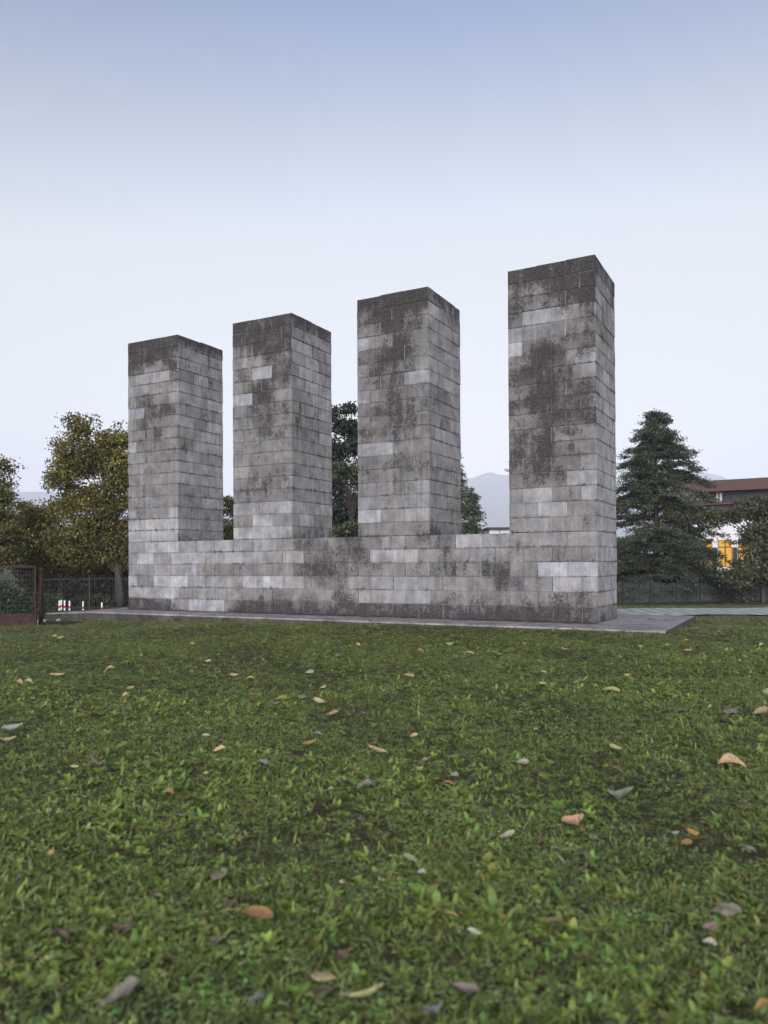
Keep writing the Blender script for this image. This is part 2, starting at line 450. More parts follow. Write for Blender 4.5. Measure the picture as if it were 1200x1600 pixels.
VID, CF = chamfer_faces()

class Blocks:
    """mesh data of one or many chamfered blocks with tone and face coordinates"""
    def __init__(s): s.v = []; s.f = []; s.c = []; s.uv = []
    def add(s, c, d, front, right, world=None):
        world = world or c
        n = len(s.v); h = [q / 2 for q in d]; ch = random.uniform(0.003, 0.007)
        keys = sorted(VID, key=VID.get)
        jit = [[random.uniform(-0.004, 0.004) - (random.uniform(0.005, 0.02) if random.random() < 0.12 else 0) for _ in range(3)] for _ in range(8)]
        for (sx, sy, sz, k) in keys:
            sg = (sx, sy, sz); j = jit[(sx > 0) * 4 + (sy > 0) * 2 + (sz > 0)]
            s.v.append(tuple(c[a] + sg[a] * (h[a] - (0 if a == k else ch)) + sg[a] * j[a] * (a != k) for a in range(3)))
        for f in CF:
            P = [s.v[n + i] for i in f]
            nr = (Vector(P[1]) - Vector(P[0])).cross(Vector(P[2]) - Vector(P[0])).normalized()
            t = right if nr.x > 0.75 else front
            s.f.append([n + i for i in f])
            for p in P:
                q = [p[a] - c[a] + world[a] for a in range(3)]
                lk = darkening_at(q, nr.x > 0.75) * (0.4 if t[2] < 0.02 else 1.0) * (0.62 if nr.x > 0.75 else 1.0)
                s.c.append((min(0.55, t[0] * (1.42 if nr.x > 0.75 else 1.0)), t[1] * (0.75 if nr.x > 0.75 else 1.0), min(1.0, (0.15 if nr.x > 0.75 else 0.3) * t[2] + 1.2 * lk + (0.10 if t[2] > 0.02 else 0.0)), 1.0))  # right faces carry less soot; tone raised in the colour to stand in for light
                uu = (p[1] - c[1]) / d[1] + 0.5 if abs(nr.x) > 0.75 else (p[0] - c[0]) / d[0] + 0.5
                s.uv.append((uu, (p[2] - c[2]) / d[2] + 0.5))
    def build(s, name, parent, loc=(0, 0, 0)):
        me = bpy.data.meshes.new(name); me.from_pydata(s.v, [], s.f); me.materials.append(M_STONE)
        ca = me.color_attributes.new('tone', 'FLOAT_COLOR', 'CORNER'); ca.data.foreach_set('color', np.array(s.c, np.float32).ravel())
        ul = me.uv_layers.new(name='face'); ul.data.foreach_set('uv', np.array(s.uv, np.float32).ravel())
        o = bpy.data.objects.new(name, me); link(o, parent); o.location = loc
        return o
def darkening_at(q, side):
    """weathering and pillar-foot darkening round a point of the monument, blended between neighbouring cells"""
    u, v, z = q; r = z / HC; tot = wt = 0.0
    for dr in (-0.35, 0.35):
        for dc in (-0.4, 0.4):
            k = int(math.floor(r + dr))
            if k >= 24: L = 0.5
            elif k < 0: L = 1.0
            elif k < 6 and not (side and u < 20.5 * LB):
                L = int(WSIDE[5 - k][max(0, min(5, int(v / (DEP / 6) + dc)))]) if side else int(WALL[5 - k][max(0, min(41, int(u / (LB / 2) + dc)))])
            elif k < 6: L = 0.0  # pillar side faces get darker towards their foot
            else:
                i = max(0, min(3, int((u + 0.3) / (6 * LB)))); uu = u - i * 6 * LB
                a = v / (DEP / 6) if side else uu / (LB / 2)
                L = int(ROWS[i][1 if side else 0][23 - k][max(0, min(5, int(a + dc)))])
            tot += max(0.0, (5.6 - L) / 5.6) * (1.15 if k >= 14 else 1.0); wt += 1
    return tot / wt
def tone_of(cells):
    L = sum(int(q) for q in cells) / len(cells) + random.uniform(-0.35, 0.35)
    L = max(0.0, min(9.0, L)); i = int(L); a = LV[i] + (LV[min(9, i + 1)] - LV[i]) * (L - i); a = 0.225 + (a - 0.225) * 0.80
    warm = random.gauss(0.5, 0.2) + (0.22 if 3.2 < L < 5.6 else -0.3 if L >= 6 else 0.0)
    lich = max(0.0, (5.3 - L) / 5.3) + (0.05 if L < 6 else 0)
    return (a, max(0, min(1, warm)), min(1, lich))
def cells(row, a, b):
    """tone cells between two positions along a face, in half blocks"""
    i, j = int(math.floor(a + 1e-6)), int(math.ceil(b - 1e-6))
    return row[max(0, i):max(i + 1, j)] or row[-1]

monument = empty('monument', MON, YAW)
tag(monument, 'monument of four weathered grey stone-block pillars rising from one low block wall', 'monument')
GAP = 0.007
todo = []       # (parent, name parts..., projected area, centre in monument space, size, front tone, right tone)
def proj_area(cen, d):
    w = mon(cen[0], cen[1] - d[1] / 2, cen[2]); s = F_PX / w.y
    front = d[0] * d[2] * s * s * 0.85
    side = d[1] * d[2] * s * s * 0.3
    return front, side
def course(par, u0, nb, z, typ, frow, srow, x_hidden_left):
    """one course of a body nb blocks long and three blocks deep, laid in alternating bond"""
    W = nb * LB - 0.012; dz = HC - GAP; zc = z + HC / 2; th = LB / 2
    def put(x0, x1, y0, y1, fvis, svis):
        gx_ = GAP / 2
        a0 = x0 + (gx_ if x0 > 1e-4 else 0); a1 = x1 - (gx_ if x1 < W - 1e-4 else 0)
        b0 = y0 + (gx_ if y0 > 1e-4 else 0); b1 = y1 - (gx_ if y1 < DEP - 1e-4 else 0)
        pr = random.uniform(-0.007, 0.006); px_ = random.uniform(-0.005, 0.006) if svis else 0; pz_ = random.uniform(-0.012, 0.004) if z > 22.5 * HC else 0
        c = (u0 + (a0 + a1) / 2 + px_, (b0 + b1) / 2 + (pr if fvis else 0), zc + pz_); d = (a1 - a0, b1 - b0, dz)
        ft = tone_of(cells(frow, x0 / (LB / 2), x1 / (LB / 2))) if fvis else (0.19, 0.5, 0.3)
        st = tone_of(cells(srow, y0 / (DEP / 6), y1 / (DEP / 6))) if svis else ft
        fa, sa = proj_area(c, d)
        todo.append([par, (fa if fvis else 0) + (sa if svis else 0), c, d, ft, st])
    t3 = DEP / 3
    if typ:      # stretchers along the front and the back
        for i in range(nb):
            x0, x1 = i * LB, min(W, (i + 1) * LB)
            put(x0, x1, 0, th, True, i == nb - 1); put(x0, x1, DEP - th, DEP, False, i == nb - 1)
        mid = (DEP - 2 * th) / 2
        for j in range(2):
            put(W - th, W, th + j * mid, th + (j + 1) * mid, False, True); put(0, th, th + j * mid, th + (j + 1) * mid, False, False)
    else:        # stretchers along the ends
        for j in range(3):
            put(W - th, W, j * t3, (j + 1) * t3, j == 0, True); put(0, th, j * t3, (j + 1) * t3, j == 0, False)
        m_ = nb - 1
        for i in range(m_):
            x0 = th + i * LB; x1 = min(W - th, x0 + LB)
            put(x0, x1, 0, th, True, False); put(x0, x1, DEP - th, DEP, False, False)
IN = 0.013
wall = MB().box(((21 * LB - 0.012) / 2, DEP / 2, 3 * HC - 0.004), (21 * LB - 0.012 - 2 * IN, DEP - 2 * IN, 6 * HC - 0.012)).build('wall', M_MORTAR, monument)
for r in range(6):
    z = (5 - r) * HC
    course(wall, 0.0, 21, z, r % 2 == 0, WALL[r], WSIDE[r], False)
for i in range(4):
    u0 = i * 6 * LB
    pil = MB().box((PW / 2, DEP / 2, 15 * HC), (PW - 2 * IN, DEP - 2 * IN, 18 * HC - 0.03)).build('pillar', M_MORTAR, monument, (u0, 0, 0))
    pil.data.update()
    for r in range(18):
        course(pil, u0, 3, (23 - r) * HC, r % 2 == 0, ROWS[i][0][r], ROWS[i][1][r], False)
todo.sort(key=lambda q: -q[1])
rest = Blocks()
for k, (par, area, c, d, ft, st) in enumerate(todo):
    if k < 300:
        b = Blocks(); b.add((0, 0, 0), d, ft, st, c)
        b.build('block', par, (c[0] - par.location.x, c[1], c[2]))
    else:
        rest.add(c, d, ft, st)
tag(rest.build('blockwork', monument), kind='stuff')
# top of the wall and of each pillar: a bed of mortar, just under the top faces of the blocks


# ------------------------------------------------------------------ foliage builders
def leaf_quads(pts, dirs, length, width, droop=0.15):
    """one rhombic, slightly folded leaf per point"""
    n = len(pts)
    d = dirs / (np.linalg.norm(dirs, axis=1, keepdims=True) + 1e-9)
    r = RNG.normal(size=(n, 3)); s = np.cross(d, r); s /= (np.linalg.norm(s, axis=1, keepdims=True) + 1e-9)
    L = length if np.ndim(length) else np.full(n, length)
    W = width if np.ndim(width) else np.full(n, width)
    L = L[:, None]; W = W[:, None]
    tip = pts + d * L; mid = pts + d * L * 0.45; mid[:, 2] += L[:, 0] * droop
    v = np.stack([pts, mid + s * W * 0.5, tip, mid - s * W * 0.5], 1).reshape(-1, 3)
    f = np.arange(4 * n).reshape(n, 4)
    return v, f
def palette(n, cols, wts, jitter=0.25, clump=None):
    cols = np.array(cols); w = np.array(wts, float); w /= w.sum()
    k = RNG.choice(len(cols), n, p=w)
    c = cols[k] * np.exp(RNG.normal(0, jitter, (n, 1)))
    if clump is not None: c = c * clump[:, None]
    return np.clip(c, 0.004, 0.6)
def ellipsoid(n, c, r, shell=0.45):
    d = RNG.normal(size=(n, 3)); d /= np.linalg.norm(d, axis=1, keepdims=True)
    rad = RNG.random(n) ** shell
    return np.array(c) + d * rad[:, None] * np.array(r)

def broadleaf(name, label, cat, lobes, Y, base_px, cols, wts, density=1.0, leaf=0.15, trunk_r=0.16, group=None, depth=1.0, clump=0.36, spread=1.0, per=46, yvar=0.0):
    """lobes: (px, py, rx, ry) in photo pixels at the tree's own distance Y"""
    s = Y / F_PX
    bx = at(base_px, 900, Y).x; base = Vector((bx, Y, g(bx, Y)))
    root = empty(name, base); tag(root, label, cat, group)
    cl = []
    for (px, py, rx, ry) in lobes:
        c = at(px, py, Y); rx_, rz_ = rx * s, ry * s; ryy = min(rx_, rz_ * 1.3) * depth + 0.15
        vol = rx_ * rz_ * ryy
        n = max(7, int(density * 38.0 * vol ** 0.72 / (clump / 0.36) ** 2))
        cl.append(ellipsoid(n, (c.x, c.y + RNG.normal(0, yvar), c.z), (rx_, ryy, rz_)))
    cl = np.concatenate(cl)
    cl[:, 2] = np.maximum(cl[:, 2], base.z + 0.25)
    nc = len(cl); tone = np.exp(RNG.normal(0, 0.22, nc)); P = []; T = []
    for i in range(nc):
        k = int(per * RNG.uniform(0.6, 1.4)); rr = clump * RNG.uniform(0.7, 1.35)
        q = np.clip(RNG.normal(size=(k, 3)), -1.7, 1.7) * np.array([rr, rr, rr * 0.55]) * spread * 0.72
        P.append(cl[i] + q); T.append(np.full(k, tone[i]))
    P = np.concatenate(P); T = np.concatenate(T); n = len(P)
    cen = cl.mean(0)
    dirs = RNG.normal(size=(n, 3)) + np.array([0, 0, -0.45]) + 0.35 * (P - cen) / (np.linalg.norm(P - cen, axis=1, keepdims=True) + 0.1)
    Ls = leaf * RNG.uniform(0.7, 1.3, n)
    v, f = leaf_quads(P, dirs, Ls, Ls * 0.72)
    col = np.repeat(palette(n, cols, wts, 0.25, T), 4, 0)
    np_mesh('crown', v - np.array(base), f, M_LEAF, root, colour=col)
    # trunk with a slow bend, and limbs to the clumps
    top = Vector(cen) + Vector((0, 0, 0.35 * (cl[:, 2].max() - cen[2])))
    k1 = base.lerp(top, 0.4); k1.x = base.x + 0.25 * (k1.x - base.x); k1.y = base.y + 0.25 * (k1.y - base.y)
    ax = [base + Vector((0, 0, -0.2)), base + Vector((0, 0, 0.25)), base.lerp(k1, 0.6), k1, k1.lerp(top, 0.5), top]
    m = MB(); m.tube([p - base for p in ax], [trunk_r * 1.5, trunk_r * 1.08, trunk_r * 0.92, trunk_r * 0.8, trunk_r * 0.5, trunk_r * 0.15], 9)
    m.build('trunk', M_BARK, root, smooth=True)
    lm = MB()
    sel = RNG.choice(nc, min(nc, 46), replace=False)
    for i in sel:
        e = Vector(cl[i]); t = min(0.92, max(0.22, (e.z - base.z) / max(0.5, top.z - base.z) * 0.62))
        st = base.lerp(top, t) if t > 0.4 else base.lerp(k1, t / 0.4)
        mid = st.lerp(e, 0.5) + Vector((0, 0, 0.12 * (e - st).length))
        r0 = trunk_r * 0.34 * (1 - t * 0.55)
        lm.tube([st - base, mid - base, e - base], [r0, r0 * 0.6, r0 * 0.18], 5, False)
    lm.build('limbs', M_BARK, root, smooth=True)
    return root

def conifer(name, label, apex_px, Y, rad_px, cols, wts, base_cut=0.08, whorl=0.34, per=7, droop=0.18, needle=0.2, trunk_r=0.16, gappy=0.25, seed=3, n_sp=26, group=None, power=0.75):
    rs = np.random.default_rng(seed); s = Y / F_PX
    ap = at(apex_px[0], apex_px[1], Y); base = Vector((ap.x, Y, g(ap.x, Y))); H = ap.z - base.z; Rm = rad_px * s
    root = empty(name, base); tag(root, label, 'tree', group)
    P = []; D = []; T = []; lm = MB(); z = base_cut * H
    while z < H * 0.985:
        t = z / H; nb = max(3, int(per * (1 - 0.35 * t)))
        off = rs.uniform(0, 6.28)
        for b in range(nb):
            if rs.random() < gappy * 0.35 + 0.12 * t: continue
            a = off + 6.283 * b / nb + rs.normal(0, 0.25)
            L = Rm * ((1 - t) ** power + 0.03) * rs.uniform(0.5, 1.22)
            up = 0.30 + 0.75 * t ** 2.0
            n = max(3, int(L / 0.30)); pts = []
            zz = z + rs.normal(0, 0.08)
            for q in range(n + 1):
                w = q / n; rr = L * w
                pts.append(Vector((math.cos(a) * rr, math.sin(a) * rr, zz + L * (up * w * (1 - w) * 0.9 - droop * w * w + (0.28 * t) * w))))
            if L > 0.5: lm.tube(pts, [0.035 * (1 - 0.8 * w_ / n) * (0.5 + L / 3) for w_ in range(n + 1)], 4, False)
            bt = math.exp(rs.normal(0, 0.2))
            for q in range(n + 1):
                w = q / n
                if w < 0.22 and L > 0.8: continue
                wid = 0.34 * L * (1.1 - 0.75 * w) * 0.5 + 0.10
                for side in range(3 if L > 0.6 else 2):
                    if rs.random() < gappy: continue
                    o = np.array([-math.sin(a), math.cos(a), 0]) * rs.normal(0, wid) + np.array([math.cos(a), math.sin(a), 0]) * rs.normal(0, 0.12)
                    k = int(n_sp * rs.uniform(0.6, 1.3))
                    c = np.array(pts[q]) + o + np.array([0, 0, -0.05 - abs(rs.normal(0, 0.06))])
                    sz = 0.11 + 0.05 * min(1.6, L)
                    P.append(c + rs.normal(size=(k, 3)) * np.array([sz, sz, sz * 0.34]))
                    D.append(rs.normal(size=(k, 3)) * 0.7 + np.array([math.cos(a), math.sin(a), -0.25]))
                    T.append(np.full(k, bt * math.exp(rs.normal(0, 0.2))))
        z += whorl * rs.uniform(0.75, 1.25) * (1 - 0.35 * t)
    # leader
    k = 60; P.append(np.stack([rs.normal(0, 0.05, k), rs.normal(0, 0.05, k), rs.uniform(H * 0.93, H * 1.0, k)], 1)); D.append(rs.normal(size=(k, 3)) + np.array([0, 0, 1.0])); T.append(np.ones(k))
    P = np.concatenate(P); D = np.concatenate(D); T = np.concatenate(T); n = len(P)
    Ls = needle * RNG.uniform(0.6, 1.3, n)
    v, f = leaf_quads(P, D, Ls, Ls * 0.34, 0.05)
    np_mesh('crown', v, f, M_NEEDLE, root, colour=np.repeat(palette(n, cols, wts, 0.22, T), 4, 0))
    MB().tube([(0, 0, -0.2), (0, 0, H * 0.3), (0, 0, H * 0.7), (0, 0, H * 0.985)], [trunk_r * 1.2, trunk_r * 0.9, trunk_r * 0.45, 0.015], 8).build('trunk', M_BARK, root, smooth=True)
    lm.build('limbs', M_BARK, root, smooth=True)
    return root

AUT = [(0.140, 0.122, 0.032), (0.095, 0.106, 0.032), (0.205, 0.150, 0.038), (0.048, 0.062, 0.022), (0.50, 0.36, 0.04), (0.19, 0.105, 0.038)]
AUTW = [5, 5, 2.6, 3, 0.35, 0.8]
# lime trees on the left, behind the fence
broadleaf('lime_tree', 'tall lime tree with browning autumn leaves right beside the first pillar', 'tree',
          [(122, 668, 20, 26), (112, 705, 30, 24), (108, 745, 34, 26), (120, 790, 44, 30), (150, 720, 30, 30), (168, 692, 22, 22), (190, 685, 20, 22), (196, 730, 34, 34), (185, 790, 50, 40),
           (140, 835, 60, 34), (205, 845, 40, 34), (110, 850, 40, 26), (230, 760, 30, 40), (150, 868, 50, 18), (215, 875, 40, 20)], 41.0, 187, AUT, AUTW, 0.95, 0.135, 0.21, 'lime trees behind the fence', clump=0.42, per=104)
broadleaf('lime_tree', 'lime tree with greenish brown crown cut off by the picture edge', 'tree',
          [(2, 732, 12, 20), (6, 770, 18, 24), (-10, 800, 34, 36), (-30, 770, 30, 50), (10, 830, 30, 26), (-30, 860, 44, 36), (12, 868, 26, 20)], 40.0, -30, AUT, [4, 6, 1.6, 4, 0.2, 0.5], 0.95, 0.13, 0.18, 'lime trees behind the fence', clump=0.42, per=104)
broadleaf('lime_tree', 'low spreading lime tree with yellowing lower leaves between its taller neighbours', 'tree',
          [(52, 800, 26, 22), (40, 830, 38, 26), (70, 815, 26, 28), (85, 850, 40, 28), (40, 870, 46, 22), (90, 885, 46, 16), (140, 882, 40, 16)], 45.0, 96, AUT, [5, 4, 4, 3, 0.7, 0.8], 1.0, 0.135, 0.17, 'lime trees behind the fence', clump=0.42, per=96)
GRN = [(0.030, 0.042, 0.024), (0.048, 0.062, 0.032), (0.080, 0.085, 0.038), (0.12, 0.095, 0.036)]
broadleaf('dark_shrub', 'dark leafy undergrowth shrub behind the bollards and the left fence', 'shrub',
          [(70, 925, 30, 20), (110, 915, 34, 22), (150, 912, 36, 24), (190, 918, 30, 24), (230, 915, 34, 26), (90, 940, 34, 14), (140, 940, 34, 14), (190, 942, 34, 14), (60, 900, 30, 20), (120, 895, 40, 16), (170, 898, 40, 16)], 46.0, 130, GRN, [6, 4, 1.5, 1], 1.5, 0.18, 0.06)
broadleaf('juniper_shrub', 'low spreading green juniper shrub behind the rusty mesh gate', 'shrub',
          [(10, 935, 26, 16), (35, 942, 24, 12), (-20, 930, 30, 22), (52, 948, 14, 8)], 26.0, 10, [(0.022, 0.040, 0.022), (0.035, 0.058, 0.030), (0.055, 0.075, 0.040)], [3, 4, 1.5], 1.6, 0.10, 0.04, clump=0.24)
broadleaf('lime_shrub', 'bright green low shrub at the foot of the rusty pipe post', 'shrub',
          [(76, 938, 14, 12), (90, 944, 12, 8), (150, 940, 16, 10)], 39.0, 82, [(0.050, 0.075, 0.020), (0.085, 0.105, 0.028), (0.03, 0.042, 0.015)], [3, 3, 2], 1.6, 0.11, 0.03, clump=0.22)
# trees seen through the gaps
broadleaf('small_tree', 'small olive green tree seen in the gap between the first and second pillars', 'tree',
          [(357, 783, 12, 9), (364, 795, 9, 10), (340, 800, 14, 14), (378, 800, 16, 20), (356, 826, 22, 14), (330, 835, 26, 20), (385, 840, 26, 22), (356, 850, 34, 16)], 46.0, 357, [(0.075, 0.075, 0.022), (0.055, 0.062, 0.02), (0.12, 0.11, 0.03), (0.03, 0.035, 0.015)], [4, 4, 2, 2], 1.0, 0.13, 0.06, clump=0.26)
broadleaf('magnolia_tree', 'tall dark evergreen tree with glossy leaves between the second and third pillars', 'tree',
          [(524, 650, 12, 16), (546, 640, 8, 9), (536, 668, 22, 14), (551, 672, 12, 14), (522, 700, 20, 30), (545, 705, 20, 18), (500, 720, 30, 46), (528, 760, 20, 26), (548, 800, 30, 34), (515, 810, 28, 34), (580, 760, 34, 50), (530, 850, 46, 28), (560, 690, 16, 24)],
          44.0, 520, [(0.028, 0.040, 0.028), (0.042, 0.056, 0.038), (0.075, 0.092, 0.066), (0.020, 0.026, 0.018)], [4, 4, 1.6, 3], 0.85, 0.17, 0.18, clump=0.3)
broadleaf('pine_bough_tree', 'light green pine with rounded tufts in front of the dark evergreen', 'tree',
          [(540, 732, 20, 11), (553, 745, 14, 9), (534, 742, 10, 6), (565, 738, 14, 12), (548, 826, 20, 12), (528, 832, 16, 10)], 36.0, 556, [(0.085, 0.102, 0.056), (0.125, 0.145, 0.080), (0.055, 0.068, 0.040)], [4, 3, 2], 1.4, 0.11, 0.07, clump=0.24)
CON = [(0.038, 0.050, 0.033), (0.060, 0.074, 0.048), (0.094, 0.108, 0.074), (0.023, 0.030, 0.020)]
conifer('cedar_tree', 'light green conifer behind the wall between the third and fourth pillars', (706, 706), 44.0, 62, [(0.075, 0.094, 0.062), (0.115, 0.135, 0.092), (0.048, 0.060, 0.042)], [4, 3, 2.5], seed=5, power=0.8, n_sp=24)
conifer('spire_tree', 'slim pointed conifer sapling in front of the hill between third and fourth pillars', (736.5, 764), 42.0, 26, [(0.075, 0.094, 0.062), (0.115, 0.135, 0.092), (0.048, 0.060, 0.042)], [4, 3, 2.5], seed=9, whorl=0.3, n_sp=18)
conifer('cedar_tree', 'tall dark green cedar with layered boughs right of the last pillar', (1024, 640), 47.0, 132, CON, [4, 4, 2.2, 2.5], seed=21, per=10, whorl=0.48, gappy=0.24, droop=0.22, needle=0.16, trunk_r=0.2, n_sp=62, power=0.80)
broadleaf('leafy_tree', 'green tree with hanging reddish seed pods before the brown-roofed building', 'tree',
          [(1172, 792, 24, 18), (1195, 800, 22, 24), (1140, 806, 22, 14), (1112, 806, 18, 12), (1185, 835, 24, 26), (1200, 860, 26, 30), (1172, 860, 14, 22), (1180, 895, 28, 18), (1225, 820, 34, 44), (1215, 900, 34, 24), (1150, 905, 22, 14), (1165, 885, 18, 20)],
          43.0, 1192, [(0.070, 0.085, 0.048), (0.095, 0.112, 0.060), (0.042, 0.054, 0.032), (0.21, 0.10, 0.06), (0.20, 0.17, 0.06)], [5, 5, 3, 0.6, 0.8], 1.0, 0.14, 0.12, clump=0.28)
for i, (lab, lb, bp, yy) in enumerate((
        ('dark shrub at the foot of the tall cedar, right behind the bar fence', [(985, 905, 26, 20), (1015, 898, 28, 24), (965, 890, 18, 26), (960, 920, 26, 18)], 990, 49.0),
        ('dark bushy shrub under the lit windows behind the bar fence', [(1060, 905, 30, 22), (1092, 912, 28, 18), (1040, 918, 28, 14), (1120, 918, 24, 14), (1105, 896, 26, 9), (1142, 898, 20, 9)], 1075, 50.0),
        ('loose green shrub with reddish leaves at the far end of the bar fence', [(1150, 922, 22, 12), (1185, 918, 26, 14), (1215, 912, 26, 18)], 1180, 52.0))):
    broadleaf('fence_shrub', lab, 'shrub', lb, yy, bp, GRN, [6, 4, 1.2, 0.8], 1.5, 0.17, 0.05, 'shrubs behind the bar fence')
broadleaf('yellowing_shrub', 'yellow-green shrub showing through the lower boughs of the cedar', 'shrub', [(1058, 828, 12, 14), (1070, 850, 12, 14), (1048, 800, 9, 9)], 45.6, 1060, [(0.07, 0.075, 0.022), (0.11, 0.10, 0.026), (0.035, 0.045, 0.02)], [3, 2, 3], 1.3, 0.13, 0.04, clump=0.26)
# more of the same growth behind the monument and outside the frame
broadleaf('hedge_shrub', 'dark shrub hidden for the most part behind the block wall', 'shrub', [(440, 880, 60, 40), (620, 880, 70, 40), (780, 890, 60, 30), (860, 890, 60, 30)], 50.0, 640, GRN, [5, 4, 2, 0.5], 0.8, 0.2, 0.08)

# ------------------------------------------------------------------ fences, gate, bollards
M_BAR = mat('pale_galvanised_bars', (0.11, 0.125, 0.128), 0.55, 0.2, 0.4)
def bar_fence(label, p0, p1, n_bars, h, post_every, zoff=0.0, bar=M_FENCE, bw=0.028):
    root = empty('bar_fence', p0); tag(root, label, 'fence')
    d = (p1 - p0); L = math.hypot(d.x, d.y); rz = math.atan2(d.y, d.x)
    bars = MB(); step = L / n_bars
    for i in range(n_bars + 1):
        q = p0.lerp(p1, i / n_bars); z = g(q.x, q.y) + zoff
        bars.box((q.x - p0.x, q.y - p0.y, z + h / 2 + 0.04 - p0.z), (bw, bw * 0.8, h), rz)
    tag(bars.build('bars', bar, root), kind='stuff')
    for zz in (0.16, h - 0.12):
        m = MB(); pts = []
        for i in range(13):
            q = p0.lerp(p1, i / 12) ; pts.append((q.x - p0.x, q.y - p0.y + 0.03, g(q.x, q.y) + zoff + zz - p0.z))
        m.tube(pts, 0.016, 5); m.build('rail', M_FENCE, root)
    k = int(L / post_every)
    for i in range(k + 1):
        q = p0.lerp(p1, i * post_every / L); z = g(q.x, q.y) + zoff
        MB().box((q.x - p0.x, q.y - p0.y + 0.01, z + h / 2 - p0.z), (0.07, 0.07, h + 0.1), rz).box((q.x - p0.x, q.y - p0.y + 0.01, z + h + 0.06 - p0.z), (0.085, 0.085, 0.02), rz).build('post', M_FPOST, root)
    return root
a = at(925, 900, 37.0); b = at(1330, 900, 60.0); a.z = g(a.x, a.y); b.z = g(b.x, b.y)
bar_fence('grey steel bar fence running along the path right of the monument', a, b, 210, 1.06, 2.65, 0.0, M_BAR, 0.017)
a = at(66, 900, 37.0); b = at(330, 900, 36.5); a.z = g(a.x, a.y); b.z = g(b.x, b.y)
bar_fence('tall thin-barred wire fence behind the red and white bollards', a, b, 74, 1.62, 2.3, -0.1, M_FPOST, 0.014)

def gate():
    base = ground_hit(30, 974); Y = 18.6
    x1 = at(57.5, 950, Y).x; x0 = at(-46, 950, Y).x; z0 = g(x1, Y) - 0.02
    root = empty('mesh_gate', (x1, Y, z0)); tag(root, 'rusty iron gate panel with wire mesh at the lawn edge', 'gate')
    W = x1 - x0; H = 1.46
    def bx(name, x, z, w, h, dpt, m=M_RUST):
        MB().box((x, 0, z), (w, dpt, h)).build(name, m, root)
    bx('upright', -0.03, H / 2, 0.042, H, 0.05); bx('upright', -W + 0.03, H / 2, 0.055, H, 0.06)
    bx('top_rail', -W / 2, H - 0.025, W - 0.13, 0.05, 0.052); bx('middle_rail', -W / 2, 0.285, W - 0.13, 0.05, 0.054)
    bx('kick_plate', -W / 2, 0.13, W - 0.13, 0.255, 0.02)
    wires = MB(); x = -0.10
    while x > -W + 0.1: wires.box((x, 0.004, (H + 0.31 - 0.05) / 2), (0.007, 0.007, H - 0.36)); x -= 0.069
    z = 0.40
    while z < H - 0.07: wires.box((-W / 2, -0.006, z), (W - 0.12, 0.006, 0.007)); z += 0.102
    tag(wires.build('wire_mesh', M_FPOST, root), kind='stuff')
    MB().box((-0.02, -0.05, 0.75), (0.05, 0.05, 0.12)).build('latch', M_RUST, root)
gate()
px_ = at(64.5, 950, 18.9); zb = g(px_.x, 18.9)
post = empty('pipe_post', (px_.x, 18.9, zb)); tag(post, 'thick rusty iron pipe post with rounded cap beside the mesh gate', 'post')
MB().tube([(0, 0, -0.1), (0, 0, 0.6), (0.006, 0, 1.28)], [0.055, 0.05, 0.048], 14).build('pipe', M_RUST, post, smooth=True)
MB().tube([(0.006, 0, 1.27), (0.006, 0, 1.30), (0.006, 0, 1.36), (0.006, 0, 1.385)], [0.056, 0.058, 0.047, 0.015], 14).build('cap', M_RUST, post, smooth=True)
for q in (0.35, 0.95): MB().tube([(0, 0, q), (0, 0, q + 0.05)], [0.058, 0.058], 14).build('hinge_collar', M_RUST, post)

bpos = [(92.8, 938.4, 33.6, 'leftmost of the red and white bollards, just in front of its neighbour'), (95.9, 937.3, 34.6, 'second red and white bollard from the rusty post, half hidden behind the first'),
        (101, 938.0, 33.8, 'third red and white bollard from the rusty post'), (108.7, 938.8, 33.8, 'fourth red and white bollard from the rusty post'),
        (129.8, 939.7, 34.0, 'red and white bollard standing alone midway between the others'), (159.2, 941.2, 34.6, 'last red and white bollard, nearest to the tree trunk and the monument')]
for (px, py, Y, lab) in bpos:
    p = at(px, py, Y); zt = p.z; zb = g(p.x, Y); H = 0.56
    zb = zt - H
    o = empty('bollard', (p.x, Y, zb)); tag(o, lab, 'bollard', 'red and white bollards by the fence')
    r = 0.034
    MB().tube([(0, 0, -0.25), (0, 0, 0.235)], r, 12).build('lower_post', M_WHITE, o)
    MB().tube([(0, 0, 0.235), (0, 0, 0.335)], r + 0.003, 12).build('red_band', M_RED, o)
    MB().tube([(0, 0, 0.335), (0, 0, H - 0.02), (0, 0, H)], [r, r, r * 0.7], 12).build('upper_post', M_WHITE, o)
# chain between the last bollards
ca, cb = at(163, 944, 34.5), at(205, 947, 34.2)
m = MB(); m.tube([ca.lerp(cb, t / 10) + Vector((0, 0, -0.16 * math.sin(math.pi * t / 10))) for t in range(11)], 0.012, 5)
tag(m.build('chain', M_WIRE), 'thin sagging chain from the last bollard towards the monument', 'chain')
for (px, py, r, lab) in ((58, 970.5, 0.034, 'small white stone at the foot of the pipe post'), (69, 969.5, 0.045, 'larger white stone lying beside the pipe post and slab'), (91.5, 968.5, 0.05, 'pale rubble stone leaning on the slab corner')):
    q = ground_hit(px, py + 2.5); m = MB()
    m.tube([(q.x - r, q.y, q.z), (q.x - r * 0.55, q.y, q.z + 0.02), (q.x, q.y, q.z + 0.035), (q.x + r * 0.5, q.y, q.z + 0.03), (q.x + r, q.y, q.z)], [r * 0.3, r * 0.75, r, r * 0.8, r * 0.25], 7)
    tag(m.build('stone', M_STONEW), lab, 'stone', 'pale stones by the post')

